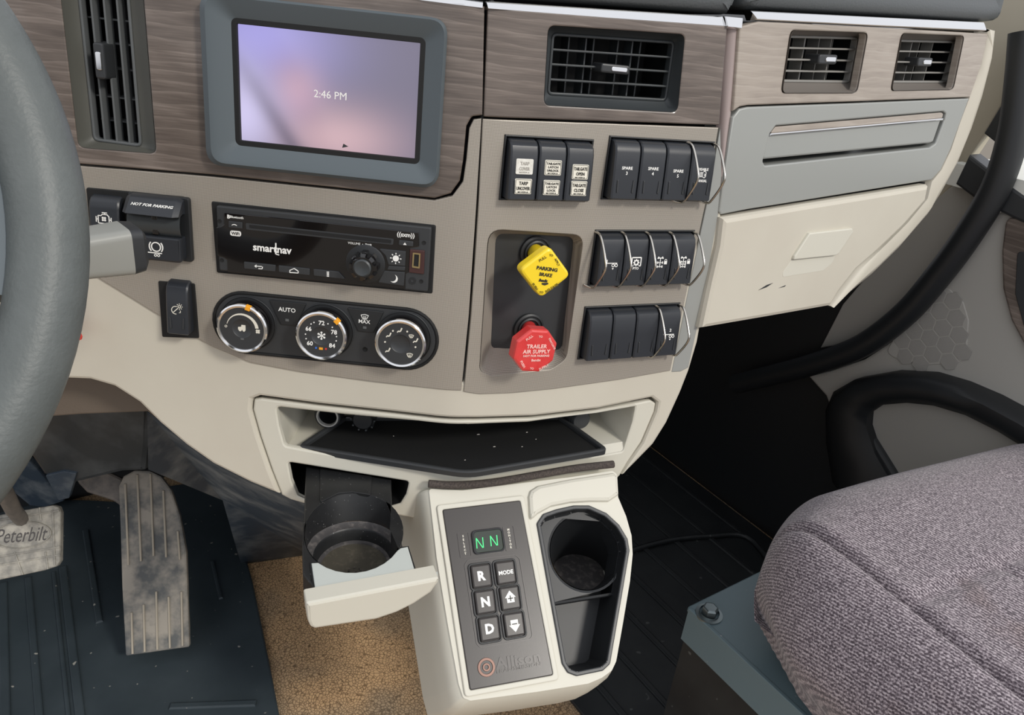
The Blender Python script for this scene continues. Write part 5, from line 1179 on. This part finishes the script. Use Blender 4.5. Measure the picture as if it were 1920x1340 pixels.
# accelerator pedal
PA_ = atz(295, 1222, .035)
AF = Fr(PA_, yaw(20), V((-math.sin(rad(20)) * math.cos(rad(52)), math.cos(rad(20)) * math.cos(rad(52)), math.sin(rad(52)))))
a11 = lambda x, y, w=0: AF.hit(*q(11, (x, y))[0], w)
ap = [a11(x, y) for x, y in ((478, 1116), (722, 1081), (716, 900), (710, 720), (686, 580), (652, 482), (612, 430), (568, 409), (512, 408), (470, 430), (451, 470), (458, 640), (464, 850))]
t = Thing('accelerator_pedal', 'long dusty ribbed accelerator pedal', 'pedal', AF, (*a11(590, 1098), -.018))
pd_ = t.part('pedal_pad', MB().prism(rp(ap, .003, 3), -.016, 0, .003), 'pedal_rubber')
for x0, y0, x1, y1 in ((476, 460, 488, 770), (522, 424, 536, 755), (572, 422, 584, 735), (621, 485, 632, 740), (676, 640, 684, 750), (500, 950, 504, 1108), (546, 920, 550, 1100), (594, 870, 598, 1092), (641, 890, 646, 1086), (690, 870, 694, 1078)):
    t.part('pad_rib', MB().prism(bar2(a11(x0, y0, .002), a11(x1, y1, .002), .0028), -.001, .0022, .0008), 'pedal_dust', parent=pd_)
arm_ = [a11(x, y, -.03) for x, y in ((276, 412), (392, 404), (470, 440), (480, 560), (430, 524), (330, 492), (298, 458))]
t.part('pedal_arm', MB().prism(rp(arm_, .004, 3), -.045, -.03, .004), 'arm_metal')
t.part('arm_link', MB().box(*(lambda a, b: (min(a[0], b[0]), max(a[0], b[0]), min(a[1], b[1]), max(a[1], b[1])))(a11(480, 470), a11(600, 640)), -.04, -.012), 'duct_black')
# brake pedal
PB = atz(60, 1070, .12)
BF = Fr(PB, yaw(16), V((-math.sin(rad(20)) * math.cos(rad(55)), math.cos(rad(20)) * math.cos(rad(55)), math.sin(rad(55)))))
b11 = lambda x, y, w=0: BF.hit(*q(11, (x, y))[0], w)
bp_ = [b11(x, y) for x, y in ((-150, 868), (0, 826), (170, 790), (215, 775), (228, 755), (231, 570), (222, 548), (200, 542), (60, 566), (-150, 612))]
t = Thing('brake_pedal', 'square grey rubber brake pedal with an oval name badge', 'pedal', BF, (*b11(60, 700), -.02))
pd_ = t.part('pedal_pad', MB().prism(rp(bp_, .003, 3), -.014, 0, .003), 'brake_rubber')
for x0, y0, x1, y1 in ((55, 570, 60, 600), (55, 720, 86, 806), (150, 550, 156, 600), (172, 720, 182, 785), (-20, 600, 225, 562), (-20, 740, 228, 700), (-20, 772, 228, 730), (200, 560, 208, 770)):
    t.part('pad_rib', MB().prism(bar2(b11(x0, y0, .001), b11(x1, y1, .001), .0022), -.001, .0016, .0006), 'brake_rubber', parent=pd_)
oc_ = b11(82, 655, .002); e_ = b11(196, 640, .002); rx3 = e_[0] - oc_[0]; ry3 = (b11(82, 605, .002)[1] - b11(82, 708, .002)[1]) / 2
bd = t.part('oval_badge', MB().prism([circ(*oc_, rx3, 40, ry3), circ(*oc_, rx3 * .95, 40, ry3 * .93)], -.001, .003, .0006).prism(circ(*oc_, rx3 * .95, 40, ry3 * .93), -.001, .0006), 'brake_rubber', parent=pd_)
text(t, 'Peterbilt', oc_[0] - rx3 * .0, oc_[1], .0008, width=rx3 * 1.72, h=ry3 * 1.05, m='emboss', parent=bd, shear=.35)
q0 = BF.loc(atz(-10, 850, .42)); q1 = b11(70, 600)
t.part('pedal_arm', MB().tube([q0, BF.loc(atz(0, 905, .33)), BF.loc(atz(25, 955, .24)), (*q1, -.012)], .011, 10, flat=.9), 'arm_metal')

# ================================================================== passenger floor, seat pedestal, seat
pl0 = LAT.dot(atz(1100, 1345, .008))
pm = Thing('passenger_floor_mat', 'black ribbed rubber floor mat in the passenger footwell', 'floor mat', W, tuple(LF(pl0 + .35, .6, 0)))
rr_ = [LF(l, f, 0) for l, f in ((pl0, -.3), (1.14, -.3), (1.14, 1.3), (pl0, 1.3))]
pm.part('mat', MB().prism([(p.x, p.y) for p in rr_], .0005, .007, .002), 'rubber_floor')
for i in range(9):
    l = pl0 + .05 + i * .068
    if l > 1.12: break
    a, b = LF(l, .10, 0), LF(l, 1.28, 0)
    pm.part('rib', MB().prism(bar2((a.x, a.y), (b.x, b.y), .010), .006, .0105, .002), 'rubber_floor')
rp_ = [atz(a, b, .012) for a, b in ((1130, 1055), (1190, 1030), (1260, 1012), (1330, 1005), (1400, 1006), (1450, 1060))]
pm.part('curved_ridge', MB().tube(smooth_path(rp_, 4), .005, 8), 'rubber_floor')
ZB = .27
c0 = atz(1288, 1137, ZB); l0, f0 = LAT.dot(c0), FOR.dot(c0)
pdl = Thing('seat_pedestal', 'teal grey painted steel seat base with a bolt', 'seat base', W, tuple(LF(l0 + .2, f0 - .2, 0)))
mb = lfbox(MB(), l0 + .006, l0 + .46, f0 - .55, f0 - .004, .009, ZB - .004)
pdl.part('base_box', mb, 'rubber_floor')
fr_ = Fr(LF(l0, f0, ZB), LAT, FOR)
pdl.part('top_plate', MB().prism(rp(rect(0, .47, -.56, 0), .004), -.006, 0, .002), 'steel_paint', fn=lambda a, b, c: fr_.P(a, b, c))
pdl.part('folded_edge', MB().prism(rect(-.001, .004, -.56, -.004), -.05, .001, .001), 'steel_paint', fn=lambda a, b, c: fr_.P(a, b, c))
bc2 = fr_.hit(1329, 1152)
bt = pdl.part('bolt', MB().lathe([(.0165, 0), (.0165, .0022), (.0120, .0026), (.0120, .005)], 28, bc2, False), 'bolt_zinc', fn=lambda a, b, c: fr_.P(a, b, c))
pdl.part('bolt_head', MB().prism(circ(*bc2, .0098, 6, a0=.4), .002, .0125, .002), 'bolt_zinc', fn=lambda a, b, c: fr_.P(a, b, c), parent=bt)
# seat cushion: product surface with rounded front and sides
SLA, SFO = yaw(30), yaw(120)
def SLF(l, f, z): return SLA * l + SFO * f + V((0, 0, z))
cs = atz(1490, 1012, .452); sl0, sf0 = SLA.dot(cs) - .062, SFO.dot(cs) + .075
seat = Thing('truck_seat', 'grey tweed passenger seat cushion with rounded front corner', 'truck seat', W, tuple(SLF(sl0 + .24, sf0 - .2, ZB)))
ZT, RS, RF = .475, .085, .085
def side(a):                                        # a in 0..1 across: returns inset from the left, drop
    if a < .12: return (.060 * (1 - a / .12) ** 1.4, RS + (.12 - a) / .12 * .11)
    if a < .42:
        th = (a - .12) / .30 * math.pi / 2; return (RS * (1 - math.cos(th)), RS * (1 - math.sin(th)))
    return (RS + (a - .42) / .58 * .42, 0)
def front(b):
    if b < .12: return (.050 * (1 - b / .12) ** 1.4, RF + (.12 - b) / .12 * .11)
    if b < .42:
        th = (b - .12) / .30 * math.pi / 2; return (RF * (1 - math.cos(th)) * 1.15, RF * (1 - math.sin(th)))
    return (RF * 1.15 + (b - .42) / .58 * .52, 0)
def groove(d, w, h): return h * math.exp(-(d / w) ** 2)
def seat_pt(a, b):
    x, da = side(a); y, db = front(b)
    drop = (da ** 2.2 + db ** 2.2) ** (1 / 2.2) if da < RS and db < RF else max(da, db) + .25 * min(da, db)
    k = max(0, 1 - (x if a > .12 else 0) / .16) * max(0, 1 - (y if b > .12 else 0) / .16)
    x += .045 * k ** 1.3; y += .06 * k ** 1.3
    z = ZT - min(drop, .195 - .05 * k)
    sx = .068                                         # bolster seam
    z += .016 * math.exp(-((x - .042) / .032) ** 2) * min(1, y / .1)
    z -= groove(x - sx, .007, .016) * (1 if db < RF * .95 else 0)
    z -= (groove(y - .20, .005, .007) + groove(y - .42, .005, .007)) * (1 if x > sx else 0)
    z -= groove(x - .20, .005, .006) * (1 if y > .20 else 0)
    z += .008 * math.sin(min(1, max(0, (x - sx) / .3)) * math.pi) * min(1, y / .1)
    return SLF(sl0 + x, sf0 - y - .08 * max(0, x - .12) ** 2, z)
NA, NB_ = 130, 130
def seatgrid(i0, i1, name, lab=None):
    v, f_ = [], []
    for i in range(i0, i1 + 1):
        for j in range(NB_ + 1): v.append(tuple(seat_pt(i / NA, j / NB_)))
    for i in range(i1 - i0):
        for j in range(NB_): f_.append([i * (NB_ + 1) + j, (i + 1) * (NB_ + 1) + j, (i + 1) * (NB_ + 1) + j + 1, i * (NB_ + 1) + j + 1])
    mb_ = MB().add(v, f_); mb_.keepn = True
    return seat.part(name, mb_, 'tweed', sharp=80, label=lab)
isp = min(range(NA + 1), key=lambda i: abs(side(i / NA)[0] - .068))
seatgrid(0, isp, 'side_bolster'); seatgrid(isp, NA, 'cushion')

# ================================================================== lettering, made last in one pass
def flush_text():
    obs = []
    for t in TEXTQ:
        c = bpy.data.curves.new('lettering', 'FONT'); c.body = t[1]; c.align_x = 'CENTER'; c.align_y = 'CENTER'; c.resolution_u = 2; c.size = 1; c.offset = t[12]; c.shear = t[13]; c.space_line = .85
        c.extrude = .012
        o = bpy.data.objects.new('lettering', c); COL.objects.link(o); obs.append(o)
    dg = bpy.context.evaluated_depsgraph_get(); dg.update()
    for o, (t, s_, u, v, w, h, width, rot, m, parent, fr, name, bold, shear, squash) in zip(obs, TEXTQ):
        me = bpy.data.meshes.new_from_object(o.evaluated_get(dg)); me.name = name
        xs = [p.co.x for p in me.vertices]; ys = [p.co.y for p in me.vertices]
        cx, cy, bw, bh_ = (min(xs) + max(xs)) / 2, (min(ys) + max(ys)) / 2, max(xs) - min(xs), max(ys) - min(ys)
        sy = h / bh_ if h else width / bw; sx_ = width / bw if width else sy * squash
        ca, sa = math.cos(rot), math.sin(rot)
        for p in me.vertices:
            a, b = (p.co.x - cx) * sx_, (p.co.y - cy) * sy
            l_ = (u + a * ca - b * sa, v + a * sa + b * ca, w + (.00025 if p.co.z > 0 else -.0001))
            if fr: l_ = t.fr.loc(fr.P(*l_))
            p.co = V(l_) - V(t.at)
        me.materials.clear(); me.materials.append(MATS[m])
        x = bpy.data.objects.new(name, me); COL.objects.link(x); x.parent = parent or t.e
        cu = o.data; bpy.data.objects.remove(o); bpy.data.curves.remove(cu)
flush_text()
